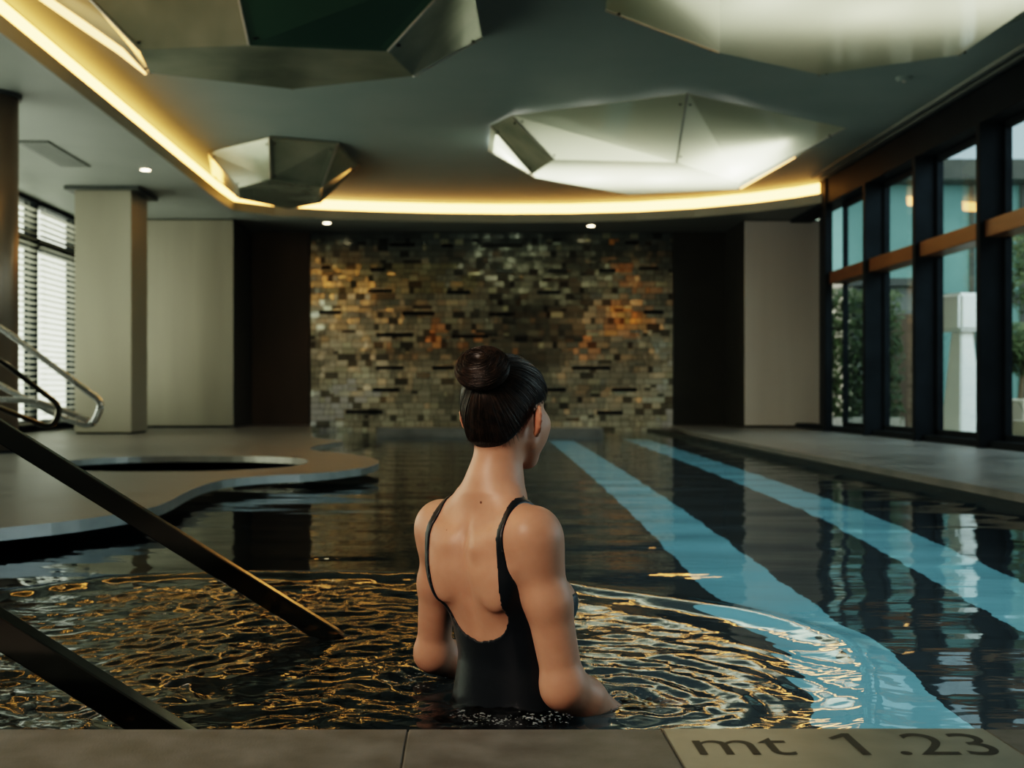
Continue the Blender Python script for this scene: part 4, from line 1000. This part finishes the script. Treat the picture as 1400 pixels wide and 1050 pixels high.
def samp(Fd, p):
    i = (p[0] - gx[0]) / (gx[1] - gx[0]); j = (p[1] - gy[0]) / (gy[1] - gy[0]); k = np.interp(p[2], gz, np.arange(len(gz)))
    i0, j0, k0 = int(i), int(j), int(k)
    if not (0 <= i0 < len(gx) - 1 and 0 <= j0 < len(gy) - 1 and 0 <= k0 < len(gz) - 1): return 1.0
    fi, fj, fk = i - i0, j - j0, k - k0; s = Fd[i0:i0 + 2, j0:j0 + 2, k0:k0 + 2]
    s = s[0] * (1 - fi) + s[1] * fi; s = s[0] * (1 - fj) + s[1] * fj; return float(s[0] * (1 - fk) + s[1] * fk)
SCN = HP(0, -0.015, 0.035)
def on_scalp(d, lift):
    lo, hi = 0.03, 0.16
    for _ in range(14):
        m = (lo + hi) / 2
        if samp(hf, SCN + d * m) < 0: lo = m
        else: hi = m
    return SCN + d * (lo + lift)
cu = bpy.data.curves.new('hair_strands', 'CURVE'); cu.dimensions = '3D'; cu.bevel_depth = 0.00055; cu.bevel_resolution = 0; cu.resolution_u = 2; cu.use_fill_caps = False
g = random.Random(11)
def spline(pts, rad=1.0):
    s = cu.splines.new('POLY'); s.points.add(len(pts) - 1)
    for q, (p, pt) in enumerate(zip(pts, s.points)):
        pt.co = (*p, 1); pt.radius = rad * (0.35 if q in (0, len(pts) - 1) else 1)
bdir = BC - SCN; bdir /= np.linalg.norm(bdir)
for n in range(1500):
    # starting point along the hairline, all round the head, or a little above it
    az = g.uniform(-PI, PI); front = math.cos(az); vv = -0.015 + 0.105 * front; z = float(hairline(vv)) + g.random() ** 2.2 * 0.05
    el_dir = HR * math.sin(az) * 0.080 + HF * vv * (0.92 if front > 0 else 1) + UP * (z - 0.035) + (H0 - SCN) * 0 ; el_dir = HP(math.sin(az) * 0.078, vv, z + g.uniform(0, .003)) - SCN
    d0 = el_dir / np.linalg.norm(el_dir); lift = g.uniform(0.0002, 0.0022) + (0.0025 if g.random() < .03 else 0)
    om = math.acos(max(-1, min(1, float(d0 @ bdir)))); pts = []
    if om < 0.3: continue
    m_ = 12; wob = g.uniform(-.02, .02)
    for q in range(m_):
        t_ = q / (m_ - 1) * (1 - 0.25 / om)
        d = (math.sin((1 - t_) * om) * d0 + math.sin(t_ * om) * bdir) / math.sin(om) + np.cross(d0, bdir) * wob * math.sin(PI * t_); d /= np.linalg.norm(d)
        pts.append(on_scalp(d, lift * (0.2 + math.sin(PI * min(1, t_ + .1)))))
    spline(pts, g.uniform(0.6, 1.15))
for n in range(420):        # coils of the bun
    lat = g.uniform(-0.9, 1.15); tilt = g.gauss(0, 0.16); tz = g.gauss(0, 0.16); a0 = g.uniform(0, 2 * PI); ln = g.uniform(1.6, 4.2); pts = []
    lf = 1.0 + g.uniform(0.0, 0.035)
    for q in range(15):
        a = a0 + ln * q / 14; la = lat + tilt * math.sin(a) + tz * math.cos(a) * .6 + 0.16 * (q / 14 - .5)
        rr = math.cos(la); pts.append(BC + (b1 * 0.0572 * math.cos(a) * rr + b2 * 0.0492 * math.sin(a) * rr + BD * 0.0382 * math.sin(la)) * lf)
    spline(pts, g.uniform(0.6, 1.2))
for n in range(230):         # short loose hairs at the nape and temple
    az = g.gauss(PI, 0.55) if n < 200 else g.choice((-1, 1)) * g.uniform(0.6, 1.4); vv = -0.015 + 0.105 * math.cos(az); z = float(hairline(vv))
    d = HP(math.sin(az) * 0.07, vv, z + 0.004) - SCN; d /= np.linalg.norm(d); p = on_scalp(d, -0.002); q = p + UP * -g.uniform(0.004, 0.014) + V3(g.gauss(0, .004), g.gauss(0, .004), 0) - (HF * 0 if n < 200 else HF * .006)
    spline([p + UP * .01, p, q], 0.5)
sto = bpy.data.objects.new('hair_strands', cu); COL.objects.link(sto); cu.materials.append(hs)
dg = bpy.context.evaluated_depsgraph_get(); me = bpy.data.meshes.new_from_object(sto.evaluated_get(dg)); bpy.data.objects.remove(sto)
o = link('hair_strands', me, None, person, smooth=True); o['kind'] = 'stuff'
if not me.materials: me.materials.append(hs)
s = MB(); tc_ = BC - BD * 0.026
s.tube([tuple(tc_ + b1 * 0.034 * math.cos(k / 24 * 2 * PI) + b2 * 0.030 * math.sin(k / 24 * 2 * PI)) for k in range(24)], 0.0045, 8, closed=True)
o = s.build('hair_tie', mat('hair_tie_brown', (0.14, 0.07, 0.035), 0.5), person, smooth=True); o['label'] = 'brown hair tie round the bun'
del body, core, head, hf, hair
